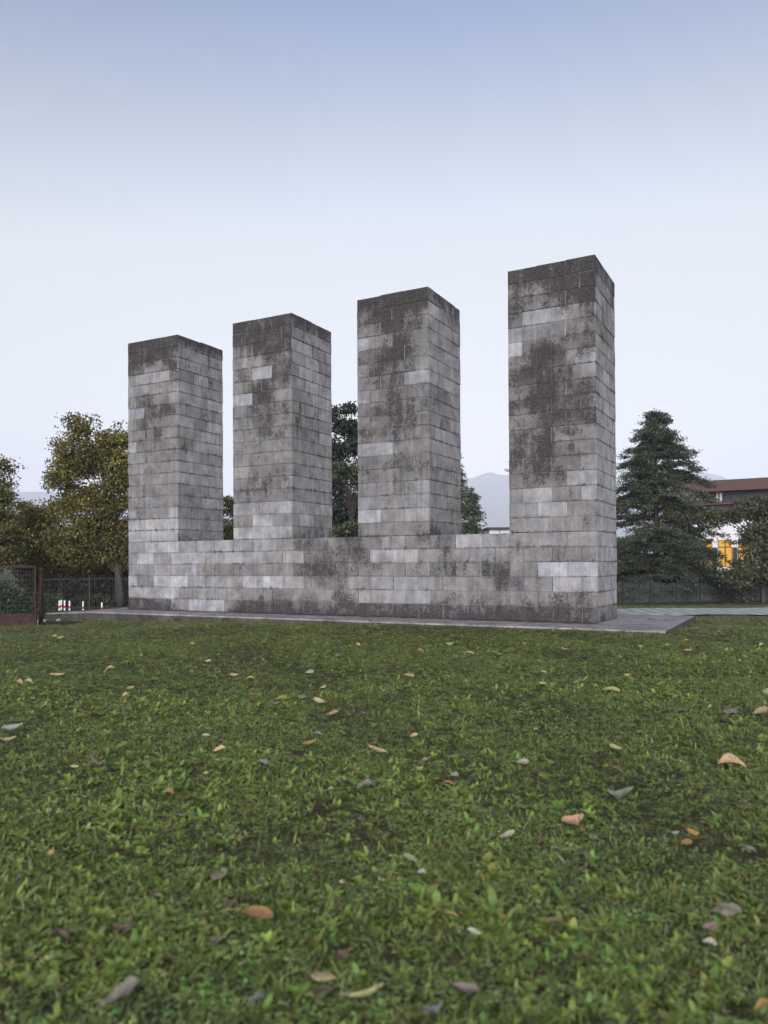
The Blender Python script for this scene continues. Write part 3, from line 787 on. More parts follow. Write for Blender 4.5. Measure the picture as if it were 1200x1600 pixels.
# ------------------------------------------------------------------ far buildings
M_BROWN = mat('brown_metal_fascia', (0.085, 0.045, 0.045), 0.7)
M_DARKW = mat('dark_window_band', (0.035, 0.033, 0.038), 0.35)
M_PLASTER = mat('white_plaster', (0.62, 0.61, 0.63), 0.85)
M_FRAME = mat('dark_brown_frame', (0.045, 0.028, 0.026), 0.6)
M_ROOFD = mat('dark_roof', (0.06, 0.05, 0.05), 0.8)
def lit_material():
    m = mat('lit_window', (0.06, 0.045, 0.02), 0.4); k = NT(m); P = k.pos()
    n = k.noise(k.scaled(P, 0.9, 0.9, 0.5), 1.0, 3, 0.6)
    c = k.mix(k.rng(n, 0.35, 0.65, 0, 1), (1.0, 0.46, 0.02), (1.0, 0.64, 0.09))
    k.l(c, k.b.inputs['Emission Color']); k.b.inputs['Emission Strength'].default_value = 0.15
    return m
M_LIT = lit_material()
def building():
    Y = 78.0; p0 = at(1040, 880, Y + 3); p1 = at(1420, 880, Y - 8)
    rz = math.atan2(p1.y - p0.y, p1.x - p0.x); L = math.hypot(p1.x - p0.x, p1.y - p0.y)
    zg = g(p0.x, p0.y)
    root = empty('school_building', (p0.x, p0.y, zg), rz); tag(root, 'two-storey building with brown roof fascia and lit yellow ground-floor windows', 'building')
    s = Y / F_PX
    def z_of(py): return at(1140, py, Y).z - zg
    def x_of(px): return (px - 1040) / (1420 - 1040) * L
    def bx(name, x0, x1, z0, z1, y0, y1, m, par=root):
        return MB().box(((x0 + x1) / 2, (y0 + y1) / 2, (z0 + z1) / 2), (x1 - x0, y1 - y0, z1 - z0)).build(name, m, par)
    zf0, zf1 = z_of(766), z_of(750)
    bx('roof_fascia', x_of(1062), L, zf0, zf1, 0.6, 12, M_BROWN)
    bx('roof', x_of(1064), L - 0.2, zf1, zf1 + 0.12, 0.9, 11.8, M_ROOFD)
    zb = z_of(783)
    bx('upper_wall', x_of(1066), L, zb, zf0, 1.9, 11.5, M_DARKW)
    for i, px in enumerate((1108, 1124, 1129.5, 1138, 1150, 1169, 1189, 1210, 1232)):
        bx('mullion', x_of(px) - 0.06, x_of(px) + 0.06, zb, zf0, 1.78, 1.898, M_FRAME)
    for px in (1125.6, 1132.2):
        bx('blind', x_of(px) - 0.13, x_of(px) + 0.13, zb + 0.12, zf0 - 0.05, 1.80, 1.896, M_PLASTER)
    bx('upper_sill', x_of(1064), L, z_of(786), zb, 1.7, 11.4, M_BROWN)
    zl1, zl0 = z_of(812), z_of(844)
    bx('lower_roof', x_of(1050), L, zl1, zl1 + 0.14, -1.2, 11.2, M_ROOFD)
    bx('middle_wall', x_of(1052), L, zl0, zl1, -1.0, 11, M_PLASTER)
    bx('upper_block_wall', x_of(1066), L, zl1 + 0.14, z_of(786), 2.2, 11, M_DARKW)
    zw = z_of(886)
    bx('lower_wall', x_of(1052), L, 0.0, zw, -0.9, 11, M_PLASTER)
    px = 1060.0
    cols_ = [1064, 1096, 1129, 1162, 1195, 1228, 1261]
    for i in range(len(cols_) - 1):
        a_, b_ = x_of(cols_[i]) + 0.27, x_of(cols_[i + 1]) - 0.27
        w = bx('window', a_, b_, zw, zl0, -0.55, -0.50, M_FRAME)
        n = 2; zt = z_of(855)
        for j in range(n):
            q0 = a_ + (b_ - a_) * j / n + 0.05; q1 = a_ + (b_ - a_) * (j + 1) / n - 0.05
            bx('pane', q0, q1, zw + 0.06, zt - 0.05, -0.585, -0.553, M_LIT, w); bx('pane', q0, q1, zt + 0.05, zl0 - 0.04, -0.585, -0.553, M_LIT, w)
    for c_ in cols_:
        bx('column', x_of(c_) - 0.27, x_of(c_) + 0.27, z_of(855.5), zl0 - 0.004, -1.05, -0.6, M_PLASTER)
        bx('pier', x_of(c_) - 0.17, x_of(c_) + 0.17, 0, z_of(855.5), -0.95, -0.6, M_FRAME)
building()
def shed():
    Y = 72.0; p = at(765, 870, Y); zg = g(p.x, Y); root = empty('low_building', (p.x, Y, zg)); tag(root, 'small white flat-roofed building peeping over the wall beside the last pillar', 'building')
    zt = at(780, 827, Y).z - zg; W = 9.0
    MB().box((W / 2, 3, zt / 2), (W, 6, zt)).build('wall', M_PLASTER, root)
    MB().box((W / 2, 2.9, zt + 0.09), (W + 0.5, 6.6, 0.16)).build('roof', M_ROOFD, root)
    MB().box((0.95, -0.04, zt * 0.5), (0.05, 0.06, zt - 0.02)).build('downpipe', M_ROOFD, root)
    w = MB().box((1.55, -0.02, zt - 0.55), (0.5, 0.05, 0.4)).build('window', M_FRAME, root); MB().box((1.55, -0.055, zt - 0.55), (0.4, 0.02, 0.3)).build('pane', M_DARKW, w)
shed()
def lamp():
    Y = 58.0; p = at(796.9, 860, Y); zg = g(p.x, Y); root = empty('street_lamp', (p.x, Y, zg)); tag(root, 'tall street lamp whose flat head shows beside the last pillar', 'street lamp')
    h = at(790, 737, Y).z - zg
    MB().tube([(0.06, 0, -0.2), (0.06, 0, h)], [0.08, 0.05], 8).build('pole', M_WHITE, root)
    MB().box((-0.05, 0, h + 0.12), (0.55, 0.3, 0.10)).box((-0.2, 0, h + 0.19), (0.3, 0.28, 0.05)).build('lamp_head', M_STONEW, root)
    MB().box((-0.03, 0, h + 0.045), (0.36, 0.24, 0.05)).build('lens', M_DARKW, root)
lamp()

# ------------------------------------------------------------------ hills
def hill_material():
    m = mat('wooded_hillside', rough=0.95, spec=0.05); k = NT(m); P = k.pos()
    n = k.noise(P, 0.006, 6, 0.65); f = k.noise(P, 0.03, 4, 0.7)
    c = k.mix(k.rng(n, 0.35, 0.65, 0, 1), (0.05, 0.065, 0.045), (0.12, 0.12, 0.10))
    c = k.mix(1.0, c, k.gray(k.rng(f, 0.25, 0.75, 0.6, 1.4)), 'MULTIPLY'); k.base(c); return m
M_HILL = hill_material()
def hills():
    prof = [(-900, 800), (-500, 780), (-200, 772), (0, 771), (45, 765), (90, 770), (180, 782), (300, 800), (450, 812), (560, 800), (640, 775), (700, 752), (727, 744.5), (742, 743.5), (752, 737.5), (765, 734), (776, 737), (790, 738.5), (830, 744), (900, 757), (960, 757), (1010, 752), (1060, 741), (1100, 736), (1125, 743), (1145, 751), (1200, 770), (1300, 790), (1500, 790), (1800, 800), (2300, 810)]
    rngl = np.random.default_rng(4)
    az = np.linspace(-900, 2300, 520); hp = np.interp(az, [p[0] for p in prof], [p[1] for p in prof])
    NR = 34; v = []; ph = rngl.uniform(0, 6.28, (6, 2))
    for i, (a_, b_) in enumerate(zip(az, hp)):
        b_ = b_ + 0.8 * math.sin(a_ * 0.21) + 0.5 * math.sin(a_ * 0.47 + 1)
        d = pix(a_, b_); ridge = 5600 + 250 * math.sin(a_ * 0.006) ; hr = CAM_Z + d.z * ridge
        for j in range(NR):
            t = j / (NR - 1); rr = 3200 + (6500 - 3200) * t
            k_ = (rr - 3200) / (ridge - 3200)
            if k_ <= 1: h = -3 + (hr + 3) * (k_ ** 1.35)
            else: h = max(-3, hr - (rr - ridge) * 0.5)
            gul = sum(math.sin(a_ * f0 + rr * f1 + ph[q, 0]) * w_ for q, (f0, f1, w_) in enumerate(((0.09, 0.002, 1), (0.17, -0.0015, 0.7), (0.31, 0.003, 0.45), (0.6, 0.005, 0.25))))
            h += gul * 20 * max(0, math.sin(math.pi * min(1, k_))) * min(1.0, hr / 320)
            v.append((d.x * rr, rr, h))
    v = np.array(v); n = len(az); ii = (np.arange(n - 1)[:, None] * NR + np.arange(NR - 1)[None, :]).ravel()
    f = np.stack([ii, ii + NR, ii + NR + 1, ii + 1], 1)
    tag(np_mesh('hills', v, f, M_HILL, smooth=True), 'wooded hills fading into blue haze behind the trees', kind='structure')
hills()

# ------------------------------------------------------------------ haze: even pale air round the whole scene
HAZE = 0.00023
hz = MB().box((0, 3200, 345), (16400, 8000, 706)).build('haze', None)
hm = bpy.data.materials.new('haze'); hm.use_nodes = True; ht = hm.node_tree; ht.nodes.clear()
ho = ht.nodes.new('ShaderNodeOutputMaterial'); hv = ht.nodes.new('ShaderNodeVolumePrincipled')
hv.inputs['Color'].default_value = (0.82, 0.865, 1.0, 1); hv.inputs['Density'].default_value = HAZE; hv.inputs['Anisotropy'].default_value = -0.3
ht.links.new(hv.outputs[0], ho.inputs['Volume'])
hz.data.materials.clear(); hz.data.materials.append(hm)
tag(hz, 'thin pale evening haze over the whole valley', kind='stuff')

# ------------------------------------------------------------------ lawn: short grass and weeds, too many to count
def tuft_mesh(name, kind, seed):
    r = random.Random(seed); V = []; F = []; C = []
    def blade(base, az, lean, L, w, col, segs=3, tipw=0.15, cup=0.0):
        n = len(V); d = Vector((math.cos(az), math.sin(az), 0)); s = Vector((-d.y, d.x, 0)); p = Vector(base); ang = math.pi / 2 - lean * 0.4
        for i in range(segs + 1):
            t = i / segs
            ww = w * (1 - (1 - tipw) * t ** 1.6) if kind != 'weed' else w * (0.25 + 1.5 * math.sin(math.pi * min(0.97, 0.12 + t * 0.86)) ** 0.8)
            if i == segs: ww = w * 0.12
            V.append(tuple(p + s * ww * 0.5 + Vector((0, 0, cup * ww)))); V.append(tuple(p - s * ww * 0.5 + Vector((0, 0, cup * ww))))
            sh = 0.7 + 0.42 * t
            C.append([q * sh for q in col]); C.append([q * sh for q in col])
            ang -= lean * 0.6 / segs + r.uniform(-0.08, 0.12)
            p = p + (d * math.cos(ang) + Vector((0, 0, 1)) * math.sin(ang)) * (L / segs)
        for i in range(segs):
            a = n + 2 * i; F.append((a, a + 1, a + 3, a + 2))
    G = [(0.165, 0.222, 0.048), (0.125, 0.176, 0.042), (0.240, 0.290, 0.066), (0.090, 0.130, 0.040), (0.280, 0.310, 0.155)]
    if kind == 'fine':
        for _ in range(20):
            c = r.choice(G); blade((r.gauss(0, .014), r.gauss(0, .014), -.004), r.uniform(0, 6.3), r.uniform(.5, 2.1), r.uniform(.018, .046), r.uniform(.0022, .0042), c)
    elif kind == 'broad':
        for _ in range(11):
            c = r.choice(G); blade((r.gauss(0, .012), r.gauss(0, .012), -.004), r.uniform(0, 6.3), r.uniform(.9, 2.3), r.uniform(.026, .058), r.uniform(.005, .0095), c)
    elif kind == 'weed':
        W = [(0.140, 0.215, 0.040), (0.205, 0.280, 0.055), (0.190, 0.240, 0.130)]
        c0 = r.choice(W)
        for k in range(8):
            c = [q * r.uniform(.8, 1.25) for q in c0]; blade((r.gauss(0, .006), r.gauss(0, .006), 0), k * .785 + r.uniform(-.4, .4), r.uniform(1.0, 2.3), r.uniform(.028, .062), r.uniform(.008, .0135), c, 4)
    elif kind == 'clover':
        for _ in range(9):
            bx_, by_ = r.gauss(0, .022), r.gauss(0, .022); h = r.uniform(.012, .032); c = [q * r.uniform(.75, 1.3) for q in (0.170, 0.245, 0.075)]
            a0 = r.uniform(0, 6.3)
            for k in range(3):
                n = len(V); a = a0 + k * 2.094; R_ = r.uniform(.007, .010)
                for (q, rr) in ((0, 0), (.55, 1.0), (0, 1.2), (-.55, 1.0)):
                    V.append((bx_ + math.cos(a + q) * R_ * rr, by_ + math.sin(a + q) * R_ * rr, h + r.uniform(-.003, .004) * rr)); C.append(c)
                F.append((n, n + 1, n + 2, n + 3))
    elif kind == 'straw':
        for _ in range(9):
            c = r.choice([(0.27, 0.235, 0.13), (0.20, 0.175, 0.10), (0.33, 0.29, 0.18), (0.13, 0.11, 0.07), (0.19, 0.21, 0.09)])
            blade((r.gauss(0, .022), r.gauss(0, .022), 0), r.uniform(0, 6.3), r.uniform(1.2, 2.4), r.uniform(.02, .055), r.uniform(.0018, .0034), c)
    me = bpy.data.meshes.new(name); me.from_pydata(V, [], F); me.materials.append(M_GRASS)
    ca = me.color_attributes.new('leaf_colour', 'FLOAT_COLOR', 'POINT'); ca.data.foreach_set('color', np.array([(*c, 1) for c in C], np.float32).ravel())
    return bpy.data.objects.new(name, me)
tufts = bpy.data.collections.new('lawn_tufts')
KINDS = ['fine'] * 5 + ['broad'] * 4 + ['weed'] * 3 + ['clover'] * 3 + ['straw'] * 3
for i, kd in enumerate(KINDS): tufts.objects.link(tuft_mesh('tuft_%02d_%s' % (i, kd), kd, 100 + i))

def lawn_points():
    """points over the lawn, dense near the viewer and thinning with distance"""
    out = []
    for (y0, y1, dens, sc_, marg) in ((1.2, 3.4, 2300, 1.0, 1.6), (3.4, 5.6, 1700, 1.0, 1.8), (5.6, 9.0, 1300, 1.0, 2.2), (9.0, 13.5, 950, 1.0, 2.5), (13.5, 24.0, 480, 1.1, 3.0), (24.0, 36.5, 110, 1.4, 3.0)):
        w0, w1 = y0 * 0.5 + marg, y1 * 0.5 + marg
        n = int((w0 + w1) * (y1 - y0) * dens)
        y = RNG.uniform(y0, y1, n); x = RNG.uniform(-1, 1, n) * w1
        k = np.abs(x) < (y * 0.5 + marg)
        x, y = x[k], y[k]; s = np.full(len(x), sc_)
        out.append(np.stack([x, y, s], 1))
    a = np.concatenate(out); x, y, s = a.T
    u = (x - MON.x) * MC + (y - MON.y) * MS; v = -(x - MON.x) * MS + (y - MON.y) * MC
    on_slab = (u > -1.78) & (u < 13.99) & (v > -1.275) & (v < 3.08)
    on_path = (y > 19.15) & (y < 29.35) & (x > 3.4)
    beyond_gate = (y > 18.7) & (x < -7.6)
    k = ~(on_slab | on_path | beyond_gate)
    # worn, thin patches
    def vnoise(sc_, seed):
        t = np.random.default_rng(seed).random((256, 256)); X, Y_ = x * sc_ + 61.3, y * sc_ + 17.7
        i, j = np.floor(X).astype(int), np.floor(Y_).astype(int); fx, fy = X - i, Y_ - j
        fx = fx * fx * (3 - 2 * fx); fy = fy * fy * (3 - 2 * fy); i %= 255; j %= 255
        return (t[i, j] * (1 - fx) + t[i + 1, j] * fx) * (1 - fy) + (t[i, j + 1] * (1 - fx) + t[i + 1, j + 1] * fx) * fy
    nz = np.clip(0.5 + 1.5 * (0.45 * vnoise(1.1, 1) + 0.35 * vnoise(3.1, 2) + 0.2 * vnoise(8.3, 3) - 0.5), 0, 1)
    nz2 = np.clip(0.5 + 1.6 * (0.5 * vnoise(0.9, 4) + 0.3 * vnoise(2.3, 5) + 0.2 * vnoise(6.1, 6) - 0.5), 0, 1)
    k &= RNG.random(len(x)) < (0.58 + 0.7 * nz)
    # tufts that lean over the edge of the slab
    m_ = 1500; eu = RNG.uniform(-1.8, 14.0, m_); ev = -1.29 - np.abs(RNG.normal(0, 0.035, m_))
    ex, ey = MON.x + eu * MC - ev * MS, MON.y + eu * MS + ev * MC
    nzs = (x, y, s, nz, nz2); ext = (ex, ey, RNG.uniform(0.9, 1.7, m_), RNG.uniform(0.4, 1, m_), RNG.uniform(0, 0.6, m_))
    return tuple(np.concatenate([p[k], q]) for p, q in zip(nzs, ext))
x, y, s, nz, nz2 = lawn_points(); n = len(x)
me = bpy.data.meshes.new('grass'); me.vertices.add(n)
me.vertices.foreach_set('co', np.stack([x, y, gz(x, y)], 1).astype(np.float32).ravel())
broad_near = np.clip(1.25 - y / 14, 0.15, 1.0)
w = np.stack([1.25 + 0.06 * np.clip(y - 3, 0, 12), 1.1 * broad_near * (0.3 + 1.2 * nz), 0.85 * broad_near * (0.1 + 1.6 * nz2 ** 2), 0.6 * (1.2 - nz2), 0.18 + 1.3 * (1 - nz) ** 1.7 + 0.085 * y + 0.22 * np.clip(y - 8, 0, 9)], 1)
w = np.cumsum(w / w.sum(1, keepdims=True), 1); kind = (RNG.random((n, 1)) > w).sum(1).clip(0, 4)
first = np.array([0, 5, 9, 12, 15]); cnt = np.array([5, 4, 3, 3, 3])
pick = first[kind] + (RNG.random(n) * cnt[kind]).astype(int)
A = me.attributes.new('pick', 'INT', 'POINT'); A.data.foreach_set('value', pick.astype(np.int32))
A = me.attributes.new('size', 'FLOAT', 'POINT'); A.data.foreach_set('value', (s * np.exp(RNG.normal(0, 0.24, n)) * (0.66 + 0.42 * nz)).astype(np.float32))
A = me.attributes.new('turn', 'FLOAT_VECTOR', 'POINT'); A.data.foreach_set('vector', np.stack([RNG.normal(0, .12, n), RNG.normal(0, .12, n), RNG.uniform(0, 6.28, n)], 1).astype(np.float32).ravel())
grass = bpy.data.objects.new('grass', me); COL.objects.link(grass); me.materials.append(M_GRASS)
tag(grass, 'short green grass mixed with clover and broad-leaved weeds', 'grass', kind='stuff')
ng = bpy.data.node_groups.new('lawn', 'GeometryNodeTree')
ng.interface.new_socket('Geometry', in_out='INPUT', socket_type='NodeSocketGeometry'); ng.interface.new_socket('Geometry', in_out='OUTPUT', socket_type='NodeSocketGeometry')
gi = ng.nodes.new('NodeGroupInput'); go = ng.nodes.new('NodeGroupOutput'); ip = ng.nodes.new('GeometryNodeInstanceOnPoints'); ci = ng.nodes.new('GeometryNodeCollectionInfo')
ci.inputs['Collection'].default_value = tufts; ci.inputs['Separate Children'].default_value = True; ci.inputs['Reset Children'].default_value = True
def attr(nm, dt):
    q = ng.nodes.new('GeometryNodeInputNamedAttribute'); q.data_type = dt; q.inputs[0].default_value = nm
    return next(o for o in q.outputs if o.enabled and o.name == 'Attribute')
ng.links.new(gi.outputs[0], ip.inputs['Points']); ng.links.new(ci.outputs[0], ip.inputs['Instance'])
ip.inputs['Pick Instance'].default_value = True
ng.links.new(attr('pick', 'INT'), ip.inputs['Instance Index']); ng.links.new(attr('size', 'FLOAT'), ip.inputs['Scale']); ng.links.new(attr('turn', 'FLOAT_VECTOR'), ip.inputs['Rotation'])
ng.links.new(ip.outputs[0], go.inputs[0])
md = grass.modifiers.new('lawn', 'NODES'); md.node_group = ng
print('lawn tufts', n)

# ------------------------------------------------------------------ fallen leaves, each where it lies
def dead_leaf_material():
    m = mat('dead_leaf', rough=0.75, spec=0.2); k = NT(m)
    a = k.n('ShaderNodeAttribute', attribute_name='leaf_colour'); O = k.obj()
    c = k.mix(1.0, a.outputs['Color'], k.gray(k.rng(k.noise(O, 60, 4, 0.65), 0.3, 0.7, 0.6, 1.3)), 'MULTIPLY')
    c = k.mix(k.rng(k.noise(O, 45, 3, 0.6), 0.58, 0.66, 0, 0.6, True), c, (0.10, 0.068, 0.035))
    k.base(c); return m
M_DEAD = dead_leaf_material()
PAL = {'C': (0.36, 0.285, 0.15), 'O': (0.25, 0.145, 0.065), 'Y': (0.27, 0.21, 0.055), 'G': (0.155, 0.138, 0.124), 'B': (0.030, 0.022, 0.019), 'R': (0.10, 0.078, 0.052), 'W': (0.27, 0.27, 0.20), 'P': (0.26, 0.205, 0.13)}
CN = {'C': 'cream', 'O': 'orange-brown', 'Y': 'yellow', 'G': 'grey crumpled', 'B': 'blackened', 'R': 'reddish brown', 'W': 'pale greenish white', 'P': 'pinkish tan'}
def leaf_mesh(L, W, col, crumple, r, ragged):
    V = []; F = []; C = []; nl, nw = 7, 5; curl = r.uniform(0.25, 0.95) * (1.5 if crumple else 1) * r.choice((1, 1, -0.6)); fold = r.uniform(-0.2, 0.75); bend = r.uniform(-0.3, 0.6)
    for i in range(nl):
        t = i / (nl - 1); prof = math.sin(math.pi * (0.03 + 0.94 * t ** 0.72)) ** (0.7 + 0.45 * t)
        for j in range(nw):
            s_ = (j / (nw - 1) - 0.5) * 2
            rg = 1 + ragged * r.uniform(-0.7, 0.35) * (abs(s_) > 0.9)
            x_ = (t - 0.5) * L; y_ = s_ * W * 0.5 * prof * rg
            z_ = abs(s_) ** 1.5 * W * 0.5 * prof * fold + (t - 0.5) ** 2 * L * curl + bend * 0.15 * L * (t - 0.5) * s_
            if crumple: z_ += r.uniform(-.5, .9) * L * 0.13; y_ *= r.uniform(0.6, 1.0)
            V.append((x_, y_, z_)); k_ = r.uniform(0.85, 1.12) * (0.8 if abs(s_) < 0.1 else 1.0); C.append([q * k_ for q in col])
    for i in range(nl - 1):
        for j in range(nw - 1):
            a_ = i * nw + j; F.append((a_, a_ + 1, a_ + nw + 1, a_ + nw))
    return V, F, C
def fallen_leaf(px, py, size, c, label=None, elong=None, seed=0, stalk=False, up=None, turn=None):
    r = random.Random(seed); p = ground_hit(px, py, 0.034); d = p.y
    L = size * d / F_PX * 1.08; W = L * (elong or r.uniform(0.5, 0.75))
    crumple = c in 'GB' or (c == 'R' and r.random() < .5)
    V, F, C = leaf_mesh(L, W, [q * r.uniform(.85, 1.15) for q in PAL[c]], crumple, r, 0.6 if crumple else 0.25)
    me = bpy.data.meshes.new('fallen_leaf'); me.from_pydata(V, [], F); me.materials.append(M_DEAD)
    me.polygons.foreach_set('use_smooth', [True] * len(F))
    ca = me.color_attributes.new('leaf_colour', 'FLOAT_COLOR', 'POINT'); ca.data.foreach_set('color', np.array([(*q, 1) for q in C], np.float32).ravel())
    o = bpy.data.objects.new('fallen_leaf', me); COL.objects.link(o)
    o.location = p + Vector((0, 0, 0.004 + L * 0.08))
    az = r.uniform(-0.6, 0.6) + (math.pi if r.random() < .5 else 0) if turn is None else turn
    tilt = r.uniform(0.15, 0.6) if up is None else up
    o.rotation_euler = (Matrix.Rotation(tilt, 3, 'X') @ Matrix.Rotation(az, 3, 'Z') @ Matrix.Rotation(r.uniform(-.2, .2), 3, 'Y')).to_euler()
    if stalk:
        me2 = MB().tube([(L * 0.49, 0, 0.1 * L * 0.5), (L * 0.75, 0.04 * L, 0.02 * L), (L * 1.0, 0.12 * L, 0.0)], [L * 0.016, L * 0.013, L * 0.012], 5)
        s_ = me2.build('stalk', M_DEAD, o)
        ca = s_.data.color_attributes.new('leaf_colour', 'FLOAT_COLOR', 'POINT'); ca.data.foreach_set('color', np.tile(np.array([0.25, 0.2, 0.09, 1], np.float32), len(s_.data.vertices)))
    if label: tag(o, label, 'leaf', 'distinct fallen leaves on the lawn')
    else: tag(o, 'small %s leaf scrap lying in the short grass' % CN[c], 'leaf', 'small %s leaf scraps on the lawn' % CN[c])
    return o
BIG = [  # px, py, width, colour, label, elongation, stalk
 (400, 1431, 50, 'O', 'large orange-tan leaf with long stalk, biggest one in the near grass', .6, 1),
 (357, 1416, 24, 'R', 'wrinkled reddish leaf touching the left tip of the large orange leaf', .6, 0),
 (1145, 1197, 40, 'C', 'large cream yellow leaf with a stalk lying near the lawn\'s right edge', .62, 1),
 (505, 1528, 38, 'C', 'tan oval leaf above a dark purple one at the bottom of the lawn', .62, 0),
 (503, 1556, 36, 'R', 'dark purple-brown leaf directly under the tan oval leaf', .7, 0),
 (562, 1564, 74, 'C', 'long narrow curled tan leaf slanting up at the bottom centre', .16, 0),
 (725, 1555, 45, 'G', 'grey-mauve twisted leaf beside the long narrow leaf\'s right', .5, 0),
 (675, 1586, 36, 'G', 'rounded grey leaf half cut by the bottom edge of the picture', .7, 0),
 (190, 1562, 56, 'G', 'crumpled grey-mauve leaf pile in the lower left grass', .6, 0),
 (340, 1372, 28, 'G', 'pale mauve leaf standing up above the large orange leaf', .7, 0),
 (337, 1476, 30, 'G', 'grey shrivelled leaf below the large orange leaf', .6, 0),
 (98, 1468, 30, 'R', 'flat reddish leaf buried in grass at the lower left', .55, 0),
 (195, 1457, 40, 'R', 'dark brown curled leaf between two tufts at lower left', .4, 0),
 (262, 1303, 30, 'R', 'dull reddish leaf sunk in grass left of centre', .35, 0),
 (537, 1497, 30, 'R', 'brown-mauve leaf just above the tan oval leaf', .6, 0),
 (642, 1345, 25, 'P', 'pinkish leaf with a dark tip in the middle of the near lawn', .45, 0),
 (705, 1431, 25, 'Y', 'slim yellow-green leaf in the middle of the near lawn', .3, 0),
 (740, 1460, 20, 'W', 'pale green leaf below the slim yellow-green leaf', .5, 0),
 (790, 1310, 30, 'W', 'pale cream slanting leaf right of the pinkish leaf', .4, 0),
 (498, 1267, 22, 'B', 'dark brown shrivelled leaf above centre of the near lawn', .8, 0),
 (895, 1287, 36, 'C', 'broad cream leaf with orange tip right of centre', .65, 0),
 (970, 1251, 40, 'G', 'large mauve-grey ragged leaf above the broad cream leaf', .6, 0),
 (1158, 1262, 30, 'R', 'wrinkled mauve-brown leaf leaning in grass at the right edge', .6, 0),
 (1081, 1303, 20, 'O', 'small orange-tan leaf standing upright on its tip', .4, 0),
 (1073, 1318, 17, 'O', 'small orange leaf at the foot of the upright one', .5, 0),
 (1130, 1425, 50, 'G', 'big grey-brown leaf in the near grass on the right', .55, 0),
 (1107, 1453, 24, 'G', 'pale grey scrap under the big grey-brown leaf', .6, 0),
 (1109, 1476, 20, 'W', 'whitish scrap lowest under the big grey-brown leaf', .6, 0),
 (870, 1445, 30, 'R', 'dull red-grey leaf sunk in grass right of centre', .4, 0),
 (1190, 1574, 30, 'Y', 'dull yellow leaf at the bottom right corner', .4, 0),
 (1170, 1330, 24, 'G', 'grey ragged leaf by the bare patch at the right edge', .6, 0),
 (815, 1196, 25, 'W', 'pale oval leaf lying open in the middle distance of the lawn', .7, 0),
 (964, 1205, 20, 'R', 'red-brown leaf at the end of a thin twig', .6, 0),
 (962, 1172, 20, 'C', 'round tan leaf half sunk in grass above the twig', .8, 0),
 (1190, 1116, 27, 'P', 'pinkish tan leaf cut by the right edge of the picture', .55, 0),
 (1139, 1115, 22, 'G', 'grey-tan folded leaf left of the pinkish edge leaf', .7, 0),
 (1135, 1131, 20, 'B', 'black shrivelled leaf under the grey-tan folded one', .6, 0),
 (952, 1080, 30, 'C', 'cream leaf with a twin fold in front of the last pillar', .5, 0),
 (590, 1175, 32, 'C', 'long dull tan leaf in the middle of the lawn', .25, 0),
 (500, 1101, 24, 'C', 'bright cream leaf in front of the third pillar', .5, 0),
 (520, 1118, 20, 'P', 'pinkish oval leaf just below the bright cream one', .6, 0),
 (483, 1163, 22, 'Y', 'yellow and white leaf over a dark hollow', .35, 0),
 (463, 1180, 25, 'B', 'dark rotted leaf in the hollow under the yellow one', .6, 0),
 (573, 1230, 30, 'G', 'pale grey papery leaf left of the orange curls', .5, 0),
 (700, 1225, 18, 'O', 'right one of two small orange curled leaves', .4, 0),
 (681, 1219, 16, 'O', 'left one of two small orange curled leaves', .3, 0),
 (21, 1142, 30, 'W', 'pale grey-white leaf near the left edge of the lawn', .5, 0),
 (13, 1158, 25, 'C', 'tan leaf under the pale grey-white one at the left edge', .35, 0),
 (342, 1175, 19, 'C', 'curled tan leaf with shadowed fold left of centre', .6, 0),
 (155, 1196, 30, 'G', 'dark grey rotted leaves patch left of centre', .4, 0),
 (88, 1057, 22, 'C', 'cream leaf lying apart in the far left lawn', .45, 0),
 (734, 1021, 15, 'C', 'bright cream leaf near the slab between third and last pillars', .5, 0),
 (638, 1055, 18, 'C', 'cream notched leaf below the third pillar', .5, 0),
 (657, 1018, 12, 'O', 'orange leaf close to the slab below the third pillar', .6, 0),
 (395, 1085, 14, 'O', 'orange-tan leaf below the second pillar', .6, 0),
 (884, 1016, 12, 'C', 'small cream leaf close to the slab before the last pillar', .5, 0),
 (1076, 1019, 11, 'C', 'small cream leaf standing near the slab\'s right corner', .8, 0),
]
for i, (px, py, w_, c, lab, el, st) in enumerate(BIG): fallen_leaf(px, py, w_, c, lab, el, 500 + i, st, up=0.9 if 'upright' in lab else None)
